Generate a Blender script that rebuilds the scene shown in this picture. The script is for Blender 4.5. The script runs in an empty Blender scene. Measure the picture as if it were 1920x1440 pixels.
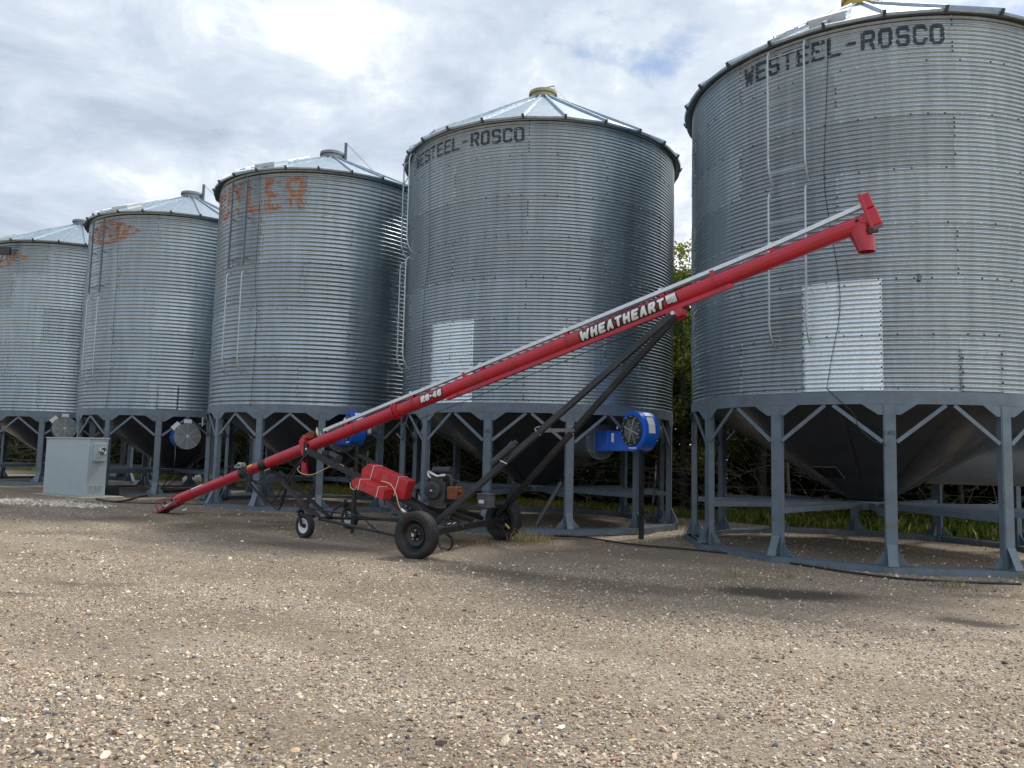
import bpy, math, random
import numpy as np
from math import sin, cos, pi, radians, sqrt, atan2, degrees, hypot
from mathutils import Vector, Matrix

random.seed(7); rng = np.random.default_rng(11)
S = bpy.context.scene
COL = S.collection

# ------------------------------------------------------------------ camera
FPX, PITCH, ROLL, CAMH = 1469.6, radians(5.159), radians(1.3735), 1.5243
_f = Vector((0, cos(PITCH), sin(PITCH))); _u0 = Vector((0, -sin(PITCH), cos(PITCH))); _r0 = Vector((1, 0, 0))
CR = _r0*cos(ROLL) + _u0*sin(ROLL); CU = -_r0*sin(ROLL) + _u0*cos(ROLL); CF = _f
CO = Vector((0, 0, CAMH))
cam = bpy.data.cameras.new("camera"); camo = bpy.data.objects.new("camera", cam); COL.objects.link(camo)
cam.sensor_fit = 'HORIZONTAL'; cam.sensor_width = 36; cam.lens = FPX/1920*36
cam.clip_start = .05; cam.clip_end = 4000
M = Matrix((CR, CU, -CF)).transposed().to_4x4(); M.translation = CO
camo.matrix_world = M
S.camera = camo

# ------------------------------------------------------------------ light
SUN_EL = radians(57)
ROWN = Vector((.553, .833)); ROWR = Vector((.833, -.553))
_d = radians(16)
SD = ROWN*cos(_d) + ROWR*sin(_d)
sun = bpy.data.lights.new("sun", 'SUN'); suno = bpy.data.objects.new("sun", sun); COL.objects.link(suno)
sun.energy = 3.0; sun.angle = radians(9); sun.color = (1, .95, .87)
suno.rotation_euler = Vector((SD.x*cos(SUN_EL), SD.y*cos(SUN_EL), sin(SUN_EL))).to_track_quat('Z', 'Y').to_euler()
W = bpy.data.worlds.new("World"); S.world = W; W.use_nodes = True
def N(nt, t, **kw):
    n = nt.nodes.new(t)
    for k, v in kw.items():
        if k in n.bl_rna.properties.keys(): setattr(n, k, v)
        else: n.inputs[k].default_value = v
    return n
def ramp(nt, pts, fac=None, interp='LINEAR'):
    n = nt.nodes.new('ShaderNodeValToRGB'); cr = n.color_ramp; cr.interpolation = interp
    while len(cr.elements) < len(pts): cr.elements.new(.5)
    for e, (p, c) in zip(cr.elements, pts):
        e.position = p; e.color = (c[0], c[1], c[2], 1) if hasattr(c, '__len__') else (c, c, c, 1)
    if fac is not None: nt.links.new(fac, n.inputs[0])
    return n.outputs[0]
def math_(nt, op, a, b=None, clamp=False):
    n = nt.nodes.new('ShaderNodeMath'); n.operation = op; n.use_clamp = clamp
    for i, v in enumerate((a, b)):
        if v is None: continue
        if isinstance(v, (int, float)): n.inputs[i].default_value = v
        else: nt.links.new(v, n.inputs[i])
    return n.outputs[0]
def mixc(nt, a, b, fac, mode='MIX'):
    n = nt.nodes.new('ShaderNodeMix'); n.data_type = 'RGBA'; n.blend_type = mode
    for i, v in ((0, fac), (6, a), (7, b)):
        if isinstance(v, (int, float)): n.inputs[i].default_value = v
        elif isinstance(v, (tuple, list)): n.inputs[i].default_value = (*v[:3], 1)
        else: nt.links.new(v, n.inputs[i])
    return n.outputs[2]
def build_world():
    nt = W.node_tree; nt.nodes.clear(); L = nt.links.new
    out = N(nt, 'ShaderNodeOutputWorld')
    sky = N(nt, 'ShaderNodeTexSky', sky_type='NISHITA', sun_disc=False, sun_elevation=SUN_EL, sun_rotation=atan2(SD.x, SD.y))
    bg1 = N(nt, 'ShaderNodeBackground', Strength=.11); L(sky.outputs[0], bg1.inputs[0])
    tc = N(nt, 'ShaderNodeTexCoord'); sp = N(nt, 'ShaderNodeSeparateXYZ'); L(tc.outputs['Generated'], sp.inputs[0])
    zz = math_(nt, 'MAXIMUM', sp.outputs[2], 0.0); zz = math_(nt, 'ADD', zz, .22)
    cb = N(nt, 'ShaderNodeCombineXYZ')
    L(math_(nt, 'DIVIDE', sp.outputs[0], zz), cb.inputs[0]); L(math_(nt, 'DIVIDE', sp.outputs[1], zz), cb.inputs[1])
    cb.inputs[2].default_value = 3.1
    n1 = N(nt, 'ShaderNodeTexNoise', Scale=1.7, Detail=10, Roughness=.58, Distortion=.35); L(cb.outputs[0], n1.inputs['Vector'])
    n2 = N(nt, 'ShaderNodeTexNoise', Scale=4.6, Detail=9, Roughness=.62, Distortion=.4); L(cb.outputs[0], n2.inputs['Vector'])
    n3 = N(nt, 'ShaderNodeTexNoise', Scale=.55, Detail=3, Roughness=.5); L(cb.outputs[0], n3.inputs['Vector'])
    # brighter, more broken cloud to the right (towards +X)
    side = math_(nt, 'MULTIPLY', sp.outputs[0], .20)
    s = math_(nt, 'ADD', math_(nt, 'MULTIPLY', n1.outputs[0], .58), math_(nt, 'MULTIPLY', n2.outputs[0], .42))
    s2 = math_(nt, 'ADD', s, math_(nt, 'ADD', side, math_(nt, 'MULTIPLY', math_(nt, 'SUBTRACT', n3.outputs[0], .5), .35)))
    col = ramp(nt, [(.33, (.38, .44, .53)), (.42, (.48, .545, .635)), (.485, (.58, .64, .71)), (.535, (.76, .80, .85)), (.60, (1.0, 1.0, 1.0))], s2)
    bg2 = N(nt, 'ShaderNodeBackground', Strength=1.08); L(col, bg2.inputs[0])
    gap = math_(nt, 'ADD', n1.outputs[0], math_(nt, 'MULTIPLY', sp.outputs[0], -.10))
    cov = ramp(nt, [(.325, .05), (.40, 1)], gap)
    mx = N(nt, 'ShaderNodeMixShader'); L(cov, mx.inputs[0]); L(bg1.outputs[0], mx.inputs[1]); L(bg2.outputs[0], mx.inputs[2])
    L(mx.outputs[0], out.inputs[0])
build_world()
S.view_settings.view_transform = 'Standard'; S.view_settings.look = 'None'
S.view_settings.exposure = 0.36; S.view_settings.gamma = 1; S.view_settings.use_curve_mapping = False
S.render.engine = 'CYCLES'

# ------------------------------------------------------------------ measuring helpers (pixels of the 1920x1440 photo)
def ray(px, py): return CF + CR*((px-960)/FPX) - CU*((py-720)/FPX)
def smooth(a, b, x):
    t = np.clip((x-a)/(b-a), 0, 1); return t*t*(3-2*t)
def zg(x, y):
    return np.clip(.009*(6.4-x)*smooth(9, 19, y), 0, .26)
def G(px, py, dz=0.0):
    d = ray(px, py); z = 0.0
    for _ in range(30):
        t = (z+dz-CAMH)/d.z; p = CO + d*t; z = float(zg(p.x, p.y))
    return Vector((p.x, p.y, z+dz))
AP = Vector((-6.95, 16.7)); AU = Vector((.867, -.498)); AN = Vector((.498, .867))
def U(px, py, t=0.0):        # point of the auger's side plane shifted sideways by t
    d = ray(px, py); q = d.x*AN.x + d.y*AN.y
    k = (t + AP.x*AN.x + AP.y*AN.y)/q
    return CO + d*k
AN3 = Vector((AN.x, AN.y, 0)); AU3 = Vector((AU.x, AU.y, 0)); UP = Vector((0, 0, 1))
def ZD(px, py, depth):       # point at a distance along +Y
    d = ray(px, py); return CO + d*(depth/d.y)

# ------------------------------------------------------------------ materials
def mat(name):
    m = bpy.data.materials.new(name); m.use_nodes = True; nt = m.node_tree
    b = nt.nodes['Principled BSDF']; return m, nt, b
def paint(name, c, rough=.45, metal=0, var=.18, vscale=6, dirt=None, bump=0, coat=0, dscale=3, dth=(.52, .7)):
    m, nt, b = mat(name); L = nt.links.new
    tc = N(nt, 'ShaderNodeTexCoord')
    n = N(nt, 'ShaderNodeTexNoise', Scale=vscale, Detail=6, Roughness=.6); L(tc.outputs['Object'], n.inputs['Vector'])
    lo = tuple(x*(1-var) for x in c); hi = tuple(min(1, x*(1+var)) for x in c)
    col = ramp(nt, [(.3, lo), (.7, hi)], n.outputs[0])
    if dirt:
        n2 = N(nt, 'ShaderNodeTexNoise', Scale=dscale, Detail=9, Roughness=.7); L(tc.outputs['Object'], n2.inputs['Vector'])
        col = mixc(nt, col, dirt, math_(nt, 'MULTIPLY', ramp(nt, [(dth[0], 0), (dth[1], 1)], n2.outputs[0]), .7))
    L(col, b.inputs['Base Color'])
    b.inputs['Metallic'].default_value = metal
    n3 = N(nt, 'ShaderNodeTexNoise', Scale=vscale*3, Detail=5); L(tc.outputs['Object'], n3.inputs['Vector'])
    mr = N(nt, 'ShaderNodeMapRange'); L(n3.outputs[0], mr.inputs[0]); mr.inputs[3].default_value = max(.03, rough-.1); mr.inputs[4].default_value = min(1, rough+.12)
    L(mr.outputs[0], b.inputs['Roughness'])
    if coat: b.inputs['Coat Weight'].default_value = coat; b.inputs['Coat Roughness'].default_value = .12
    if bump:
        bp = N(nt, 'ShaderNodeBump', Strength=bump, Distance=.01); L(n3.outputs[0], bp.inputs['Height']); L(bp.outputs[0], b.inputs['Normal'])
    return m
def galv(name, base, rough, useattr=True, streak=.18, metal=.9):
    m, nt, b = mat(name); L = nt.links.new
    tc = N(nt, 'ShaderNodeTexCoord'); 
    vo = N(nt, 'ShaderNodeTexVoronoi', Scale=55); L(tc.outputs['Object'], vo.inputs['Vector'])
    spg = ramp(nt, [(0, .90), (1, 1.08)], N_sep(nt, vo.outputs['Color']))
    mp = N(nt, 'ShaderNodeMapping'); mp.inputs['Scale'].default_value = (5, 5, .45); L(tc.outputs['Object'], mp.inputs[0])
    st = N(nt, 'ShaderNodeTexNoise', Scale=1.6, Detail=8, Roughness=.65); L(mp.outputs[0], st.inputs['Vector'])
    stv = ramp(nt, [(.3, 1-streak), (.7, 1+streak*.4)], st.outputs[0])
    col = mixc(nt, base, spg, 1.0, 'MULTIPLY'); col = mixc(nt, col, stv, 1.0, 'MULTIPLY')
    if useattr:
        a = N(nt, 'ShaderNodeAttribute', attribute_name='tone'); col = mixc(nt, col, a.outputs['Color'], 1.0, 'MULTIPLY')
    L(col, b.inputs['Base Color']); b.inputs['Metallic'].default_value = metal
    n3 = N(nt, 'ShaderNodeTexNoise', Scale=9, Detail=5); L(tc.outputs['Object'], n3.inputs['Vector'])
    mr = N(nt, 'ShaderNodeMapRange'); L(n3.outputs[0], mr.inputs[0]); mr.inputs[3].default_value = rough-.07; mr.inputs[4].default_value = rough+.1
    L(mr.outputs[0], b.inputs['Roughness'])
    return m
def N_sep(nt, sock):
    s = nt.nodes.new('ShaderNodeSeparateColor'); nt.links.new(sock, s.inputs[0]); return s.outputs[0]
MT = {}
MT['galv'] = galv('galvanised_steel', (.40, .475, .525), .31, streak=.20, metal=.88)
MT['galvroof'] = galv('roof_steel', (.40, .48, .55), .42, False, .25)
MT['galvnew'] = galv('new_galvanised_sheet', (.80, .91, .98), .33, False, .10, .9)
MT['galvtrim'] = galv('galvanised_trim', (.70, .76, .80), .42, False, .1, .6)
MT['ladder'] = galv('ladder_steel', (.46, .52, .54), .4, False, .1, .7)
MT['steelblue'] = paint('blue_grey_frame_paint', (.115, .16, .205), .42, 0, .18, 4, (.13, .105, .08), .05, 0, 5, (.50, .68))
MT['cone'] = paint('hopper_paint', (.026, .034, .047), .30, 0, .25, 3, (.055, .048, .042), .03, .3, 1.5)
MT['ductgrey'] = paint('duct_grey_paint', (.12, .145, .165), .35, 0, .12, 3, None, .02)
MT['rusty_shade_trim'] = paint('shaded_weathered_eave', (.07, .08, .085), .6, .4, .3, 9, (.10, .06, .03))  # rusty trim, darkened to stand for shade under the Butler overhang
MT['red'] = paint('red_auger_paint', (.46, .010, .030), .30, 0, .12, 5, (.20, .045, .035), .02, .30, 3.2, (.50, .74))
MT['red_dull'] = paint('worn_red_paint', (.30, .022, .028), .5, 0, .25, 8, (.10, .045, .03), .06)
MT['redplastic'] = paint('red_plastic', (.50, .022, .032), .38, 0, .15, 9, (.42, .16, .14), .03, 0, 7, (.5, .75))
MT['black'] = paint('black_paint', (.012, .014, .018), .40, 0, .3, 8, (.05, .043, .035), .04)
MT['rubber'] = paint('tyre_rubber', (.016, .017, .019), .68, 0, .3, 12, (.055, .048, .04), .2)
MT['hose'] = paint('hose_rubber', (.013, .013, .014), .5, 0, .3, 20)
MT['white'] = paint('white_paint', (.72, .73, .73), .42, 0, .06, 8, (.35, .30, .25), 0, 0, 5, (.58, .8))
MT['boltdark'] = paint('dark_bolt', (.05, .055, .06), .5, .6)
MT['boltlight'] = paint('zinc_bolt', (.62, .66, .68), .35, .8)
MT['blue'] = paint('blue_fan_paint', (.006, .12, .62), .33, 0, .15, 5, (.02, .06, .2), .02, .3, 3, (.6, .8))
MT['grille'] = paint('wire_grille', (.52, .57, .58), .42, .5)
MT['chrome'] = paint('bright_metal', (.62, .62, .60), .28, 1)
MT['rust'] = paint('rusty_iron', (.20, .062, .030), .7, .2, .4, 18, (.05, .03, .02), .3)
MT['boxgrey'] = paint('cabinet_enamel', (.34, .41, .44), .42, 0, .04, 3, (.26, .29, .29), 0, 0, 2, (.6, .85))
MT['concrete'] = paint('concrete', (.33, .31, .27), .85, 0, .2, 14, (.16, .15, .13), .4)
MT['yellowcap'] = paint('yellow_collar_paint', (.50, .38, .07), .5, 0, .2, 5, (.25, .22, .15))
MT['tan'] = paint('weathered_collar', (.36, .33, .20), .5, .3, .2, 5, (.2, .2, .18))
MT['capsteel'] = paint('collar_steel', (.22, .25, .27), .45, .7)
MT['decalwhite'] = paint('white_decal', (.80, .80, .80), .38, 0, .03)
MT['decalblack'] = paint('black_decal', (.012, .012, .014), .35, 0, .05)
MT['stencil'] = paint('stencil_black_paint', (.060, .080, .105), .5, .35, .35, 9, (.16, .2, .23), 0, 0, 6, (.5, .72))
MT['orange'] = paint('faded_orange_paint', (.42, .20, .125), .5, .45, .25, 10, (.36, .36, .37), 0, 0, 5, (.46, .62))
MT['yellow'] = paint('yellow_label', (.75, .50, .05), .4)
MT['wirecream'] = paint('cream_wire', (.55, .44, .24), .5)
MT['bark'] = paint('bark', (.10, .085, .07), .9, 0, .35, 12, None, .5)
MT['twig'] = paint('dead_twig', (.19, .155, .12), .9, 0, .4, 5)
MT['post'] = paint('weathered_post', (.21, .19, .16), .9, 0, .3, 9, None, .5)
MT['dark'] = paint('dark_void', (.006, .006, .007), .8)
MT['darkplastic'] = paint('dark_plastic', (.03, .034, .038), .5, 0, .2, 9, (.08, .075, .07))
MT['greyplastic'] = paint('grey_battery_case', (.10, .11, .125), .5, 0, .2, 9, (.16, .15, .14))
MT['alu'] = paint('bare_aluminium', (.50, .51, .50), .42, .7)

# ------------------------------------------------------------------ mesh builder
def worldloc(o):
    v = Vector((0, 0, 0))
    while o is not None: v += o.location; o = o.parent
    return v
class MB:
    def __init__(s): s.v = []; s.f = []; s.m = []
    def add(s, vs, fs, mi=0):
        b = len(s.v); s.v += [tuple(v) for v in vs]; s.f += [tuple(b+i for i in f) for f in fs]; s.m += [mi]*len(fs); return s
    def box(s, c, ex, ey, ez, mi=0):
        c = Vector(c); ex, ey, ez = Vector(ex)/2, Vector(ey)/2, Vector(ez)/2
        vs = [c + ex*a + ey*b + ez*d for d in (-1, 1) for b in (-1, 1) for a in (-1, 1)]
        fs = [(0, 2, 3, 1), (4, 5, 7, 6), (0, 1, 5, 4), (2, 6, 7, 3), (0, 4, 6, 2), (1, 3, 7, 5)]
        if ex.cross(ey).dot(ez) < 0: fs = [f[::-1] for f in fs]
        return s.add(vs, fs, mi)
    def bar(s, a, b, w, h, up=UP, mi=0):
        a, b = Vector(a), Vector(b); d = b-a; L_ = d.length; d = d/L_
        side = d.cross(Vector(up))
        if side.length < 1e-3: side = d.cross(Vector((1, 0, 0)))
        side.normalize(); u = side.cross(d)
        return s.box((a+b)/2, d*L_, side*w, u*h, mi)
    def tube(s, pts, r, seg=8, mi=0, caps=True, r1=None):
        pts = [Vector(p) for p in pts]; n = len(pts); rings = []
        prev = None
        for i, p in enumerate(pts):
            t = (pts[min(i+1, n-1)] - pts[max(i-1, 0)]).normalized()
            if prev is None:
                a = t.cross(UP)
                if a.length < .05: a = t.cross(Vector((1, 0, 0)))
            else:
                a = prev - t*prev.dot(t)
            a.normalize(); prev = a; b = t.cross(a)
            rr = r if r1 is None else r + (r1-r)*i/(n-1)
            rings.append([p + (a*cos(2*pi*k/seg) + b*sin(2*pi*k/seg))*rr for k in range(seg)])
        vs = [v for R in rings for v in R]
        fs = [(i*seg+k, (i+1)*seg+k, (i+1)*seg+(k+1) % seg, i*seg+(k+1) % seg) for i in range(n-1) for k in range(seg)]
        fs = [f[::-1] for f in fs]
        if caps: fs += [tuple(range(seg)), tuple(reversed(range((n-1)*seg, n*seg)))]
        return s.add(vs, fs, mi)
    def lathe(s, prof, o, ax, seg=32, mi=0, closed=False):   # prof: (radius, height along axis)
        o = Vector(o); ax = Vector(ax).normalized(); a = ax.cross(UP)
        if a.length < .05: a = Vector((1, 0, 0))
        a.normalize(); b = ax.cross(a)
        vs = [o + ax*h + (a*cos(2*pi*k/seg) + b*sin(2*pi*k/seg))*r for r, h in prof for k in range(seg)]
        n = len(prof)
        fs = [(i*seg+k, i*seg+(k+1) % seg, ((i+1) % n)*seg+(k+1) % seg, ((i+1) % n)*seg+k) for i in range(n if closed else n-1) for k in range(seg)]
        return s.add(vs, fs, mi)
    def prism(s, poly, th, mi=0):     # planar polygon of 3D points, extruded by vector th
        poly = [Vector(p) for p in poly]; th = Vector(th); n = len(poly)
        nrm = Vector((0, 0, 0))
        for i in range(n): nrm += poly[i].cross(poly[(i+1) % n])
        if nrm.dot(th) > 0: poly = poly[::-1]
        vs = poly + [p+th for p in poly]
        fs = [tuple(range(n)), tuple(reversed(range(n, 2*n)))] + [(i, i+n, (i+1) % n+n, (i+1) % n) for i in range(n)]
        return s.add(vs, fs, mi)
    def build(s, name, mats, parent=None, ang=35, bevel=0):
        me = bpy.data.meshes.new(name)
        off = worldloc(parent) if parent is not None else Vector((0, 0, 0))
        me.from_pydata([(v[0]-off.x, v[1]-off.y, v[2]-off.z) for v in s.v], [], s.f)
        if not isinstance(mats, (list, tuple)): mats = [mats]
        for m in mats: me.materials.append(m)
        me.polygons.foreach_set('material_index', s.m)
        me.polygons.foreach_set('use_smooth', [True]*len(me.polygons)); me.set_sharp_from_angle(angle=radians(ang))
        me.update()
        o = bpy.data.objects.new(name, me); COL.objects.link(o)
        if parent is not None: o.parent = parent
        if bevel:
            b = o.modifiers.new('bevel', 'BEVEL'); b.width = bevel; b.segments = 2; b.limit_method = 'ANGLE'; b.angle_limit = radians(40)
        return o
def npmesh(name, V, F, mats, parent=None, mi=None, smoothf=True, attr=None, fattr=None, sharp=None):
    me = bpy.data.meshes.new(name); k = F.shape[1]
    me.vertices.add(len(V)); me.vertices.foreach_set('co', np.ascontiguousarray(V, dtype=np.float32).ravel())
    me.loops.add(F.size); me.loops.foreach_set('vertex_index', np.ascontiguousarray(F, dtype=np.int32).ravel())
    me.polygons.add(len(F)); me.polygons.foreach_set('loop_start', np.arange(0, F.size, k, dtype=np.int32))
    try: me.polygons.foreach_set('loop_total', np.full(len(F), k, dtype=np.int32))
    except Exception: pass
    for m in (mats if isinstance(mats, (list, tuple)) else [mats]): me.materials.append(m)
    if mi is not None: me.polygons.foreach_set('material_index', mi.astype(np.int32))
    me.polygons.foreach_set('use_smooth', np.full(len(F), smoothf))
    me.update(calc_edges=True)
    if attr is not None:
        for nm, arr in attr.items():
            a = me.attributes.new(nm, 'FLOAT_COLOR', 'POINT'); c = np.ones((len(V), 4), dtype=np.float32); c[:, :3] = arr; a.data.foreach_set('color', c.ravel())
    if fattr is not None:
        for nm, arr in fattr.items():
            a = me.attributes.new(nm, 'FLOAT_COLOR', 'FACE'); c = np.ones((len(F), 4), dtype=np.float32); c[:, :3] = arr; a.data.foreach_set('color', c.ravel())
    if sharp: me.set_sharp_from_angle(angle=radians(sharp))
    o = bpy.data.objects.new(name, me); COL.objects.link(o)
    if parent is not None: o.parent = parent
    return o
def tag(o, label=None, cat=None, group=None, kind=None):
    if label: o['label'] = label
    if cat: o['category'] = cat
    if group: o['group'] = group
    if kind: o['kind'] = kind
    return o
def empty(name, loc, label=None, cat=None, group=None):
    o = bpy.data.objects.new(name, None); o.location = loc; o.empty_display_size = .2; COL.objects.link(o)
    return tag(o, label, cat, group)
def dup(o, parent, rotz=None, loc=None):
    c = o.copy(); COL.objects.link(c); c.parent = parent
    if rotz is not None: c.rotation_euler = (0, 0, rotz)
    if loc is not None: c.location = loc
    for ch in o.children: dup(ch, c)
    return c
def bez(pts, n=8):     # Catmull-Rom through points
    pts = [Vector(p) for p in pts]; P = [pts[0]*2-pts[1]] + pts + [pts[-1]*2-pts[-2]]; out = []
    for i in range(1, len(P)-2):
        a, b, c, d = P[i-1:i+3]
        for k in range(n):
            t = k/n; out.append(.5*((2*b) + (c-a)*t + (2*a-5*b+4*c-d)*t*t + (3*b-a-3*c+d)*t**3))
    out.append(pts[-1]); return out

# ------------------------------------------------------------------ stroke lettering, rasterised to small quads
GL = {  # strokes on a 4 wide x 6 high grid
 'W': [[(0, 6), (.8, 0), (2, 4), (3.2, 0), (4, 6)]], 'E': [[(4, 6), (0, 6), (0, 0), (4, 0)], [(0, 3), (3.4, 3)]],
 'S': [[(4, 5), (3.3, 6), (.7, 6), (0, 5.3), (0, 3.7), (.7, 3), (3.3, 3), (4, 2.3), (4, .7), (3.3, 0), (.7, 0), (0, 1)]],
 'T': [[(0, 6), (4, 6)], [(2, 6), (2, 0)]], 'L': [[(0, 6), (0, 0), (4, 0)]], '-': [[(.8, 3), (3.2, 3)]],
 'R': [[(0, 0), (0, 6), (3.3, 6), (4, 5.3), (4, 3.7), (3.3, 3), (0, 3)], [(2.2, 3), (4, 0)]],
 'O': [[(.8, 0), (0, .8), (0, 5.2), (.8, 6), (3.2, 6), (4, 5.2), (4, .8), (3.2, 0), (.8, 0)]],
 'C': [[(4, 4.9), (4, 5.2), (3.2, 6), (.8, 6), (0, 5.2), (0, .8), (.8, 0), (3.2, 0), (4, .8), (4, 1.1)]],
 'H': [[(0, 0), (0, 6)], [(4, 0), (4, 6)], [(0, 3), (4, 3)]], 'A': [[(0, 0), (1.8, 6), (2.2, 6), (4, 0)], [(.9, 2), (3.1, 2)]],
 '8': [[(.7, 3), (0, 3.7), (0, 5.3), (.7, 6), (3.3, 6), (4, 5.3), (4, 3.7), (3.3, 3), (.7, 3), (0, 2.3), (0, .7), (.7, 0), (3.3, 0), (4, .7), (4, 2.3), (3.3, 3)]],
 '4': [[(3, 0), (3, 6), (0, 2), (4, 2)]], '6': [[(4, 5.2), (3.2, 6), (.8, 6), (0, 5.2), (0, .8), (.8, 0), (3.2, 0), (4, .8), (4, 2.4), (3.2, 3.2), (0, 3.2)]],
 'B': [[(0, 0), (0, 6), (3.2, 6), (3.9, 5.3), (3.9, 3.8), (3.2, 3.1), (0, 3.1)], [(3.2, 3.1), (4, 2.4), (4, .7), (3.2, 0), (0, 0)]],
 'U': [[(0, 6), (0, .8), (.8, 0), (3.2, 0), (4, .8), (4, 6)]], 'N': [[(0, 0), (0, 6), (4, 0), (4, 6)]], 'I': [[(2, 0), (2, 6)]],
 'D': [[(0, 0), (0, 6), (2.8, 6), (4, 4.8), (4, 1.2), (2.8, 0), (0, 0)]], ' ': []}
def raster(text, H, Wd, gap, half, cell, shear=0, grow=0, widths={}):
    """cells (u, v) of size cell; letter height H, width Wd"""
    segs = []; x = 0; hh = H-2*half; ww = Wd-2*half
    for ch in text:
        k = widths.get(ch, 1)
        for st in GL[ch]:
            P = [(x+half+p[0]/4*(Wd*k-2*half), half+p[1]/6*hh) for p in st]
            segs += list(zip(P[:-1], P[1:]))
        x += Wd*k+gap
    tot = x-gap
    pad = grow+cell
    us = np.arange(-pad, tot+pad+abs(shear)*H, cell); vs = np.arange(-pad, H+pad, cell)
    UU, VV = np.meshgrid(us, vs); X = UU-shear*VV
    D = np.full(UU.shape, 1e9)
    for (x0, y0), (x1, y1) in segs:
        dx, dy = x1-x0, y1-y0; l2 = dx*dx+dy*dy+1e-12
        t = np.clip(((X-x0)*dx+(VV-y0)*dy)/l2, 0, 1)
        # square-ended look: chebyshev mix
        ex = np.abs(X-x0-t*dx); ey = np.abs(VV-y0-t*dy)
        D = np.minimum(D, np.maximum(np.hypot(ex, ey)*.93, 0))
    m = D < half+grow
    return UU[m], VV[m], tot
def cellmesh(name, u, v, cell, fn, material, parent, keep=None):
    if keep is not None: u = u[keep]; v = v[keep]
    h = cell*.5
    cu = np.stack([u-h, u+h, u+h, u-h], 1).ravel(); cv = np.stack([v-h, v-h, v+h, v+h], 1).ravel()
    V = fn(cu, cv); F = np.arange(len(cu)).reshape(-1, 4)
    return npmesh(name, V, F, material, parent)

# ------------------------------------------------------------------ value noise in numpy (for masks and relief)
_pt = rng.random((256, 256))
def vnoise(x, y):
    xi = np.floor(x).astype(int); yi = np.floor(y).astype(int); fx = x-xi; fy = y-yi
    fx = fx*fx*(3-2*fx); fy = fy*fy*(3-2*fy)
    g = lambda a, b: _pt[a % 256, b % 256]
    return (g(xi, yi)*(1-fx)+g(xi+1, yi)*fx)*(1-fy)+(g(xi, yi+1)*(1-fx)+g(xi+1, yi+1)*fx)*fy
def fbm(x, y, o=4):
    s = 0; a = .5
    for i in range(o): s = s + a*vnoise(x*2**i+i*17.3, y*2**i+i*9.1); a *= .5
    return s/(1-.5**o)

# ------------------------------------------------------------------ ground
def rowd(x, y): return x*ROWN.x+y*ROWN.y       # distance across the row of bins
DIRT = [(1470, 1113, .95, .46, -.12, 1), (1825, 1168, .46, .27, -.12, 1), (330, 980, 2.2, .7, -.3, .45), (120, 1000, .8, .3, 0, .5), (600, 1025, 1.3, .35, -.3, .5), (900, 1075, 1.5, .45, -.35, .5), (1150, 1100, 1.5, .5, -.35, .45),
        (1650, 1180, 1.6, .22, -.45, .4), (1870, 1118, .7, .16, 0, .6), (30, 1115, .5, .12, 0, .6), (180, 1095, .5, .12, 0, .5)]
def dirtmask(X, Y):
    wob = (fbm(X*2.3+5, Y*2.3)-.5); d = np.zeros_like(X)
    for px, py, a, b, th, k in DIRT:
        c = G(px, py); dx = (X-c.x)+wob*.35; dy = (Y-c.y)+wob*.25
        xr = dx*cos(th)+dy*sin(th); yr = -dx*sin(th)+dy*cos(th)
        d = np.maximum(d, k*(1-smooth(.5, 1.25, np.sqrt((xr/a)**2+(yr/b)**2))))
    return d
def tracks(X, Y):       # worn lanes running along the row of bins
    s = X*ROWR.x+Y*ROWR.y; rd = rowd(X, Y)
    return smooth(.40, .62, fbm(s*.16+3, rd*1.5+8, 4))*.6 + smooth(.42, .6, fbm(X*.7+40, Y*.7+2, 5))*.4
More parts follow.
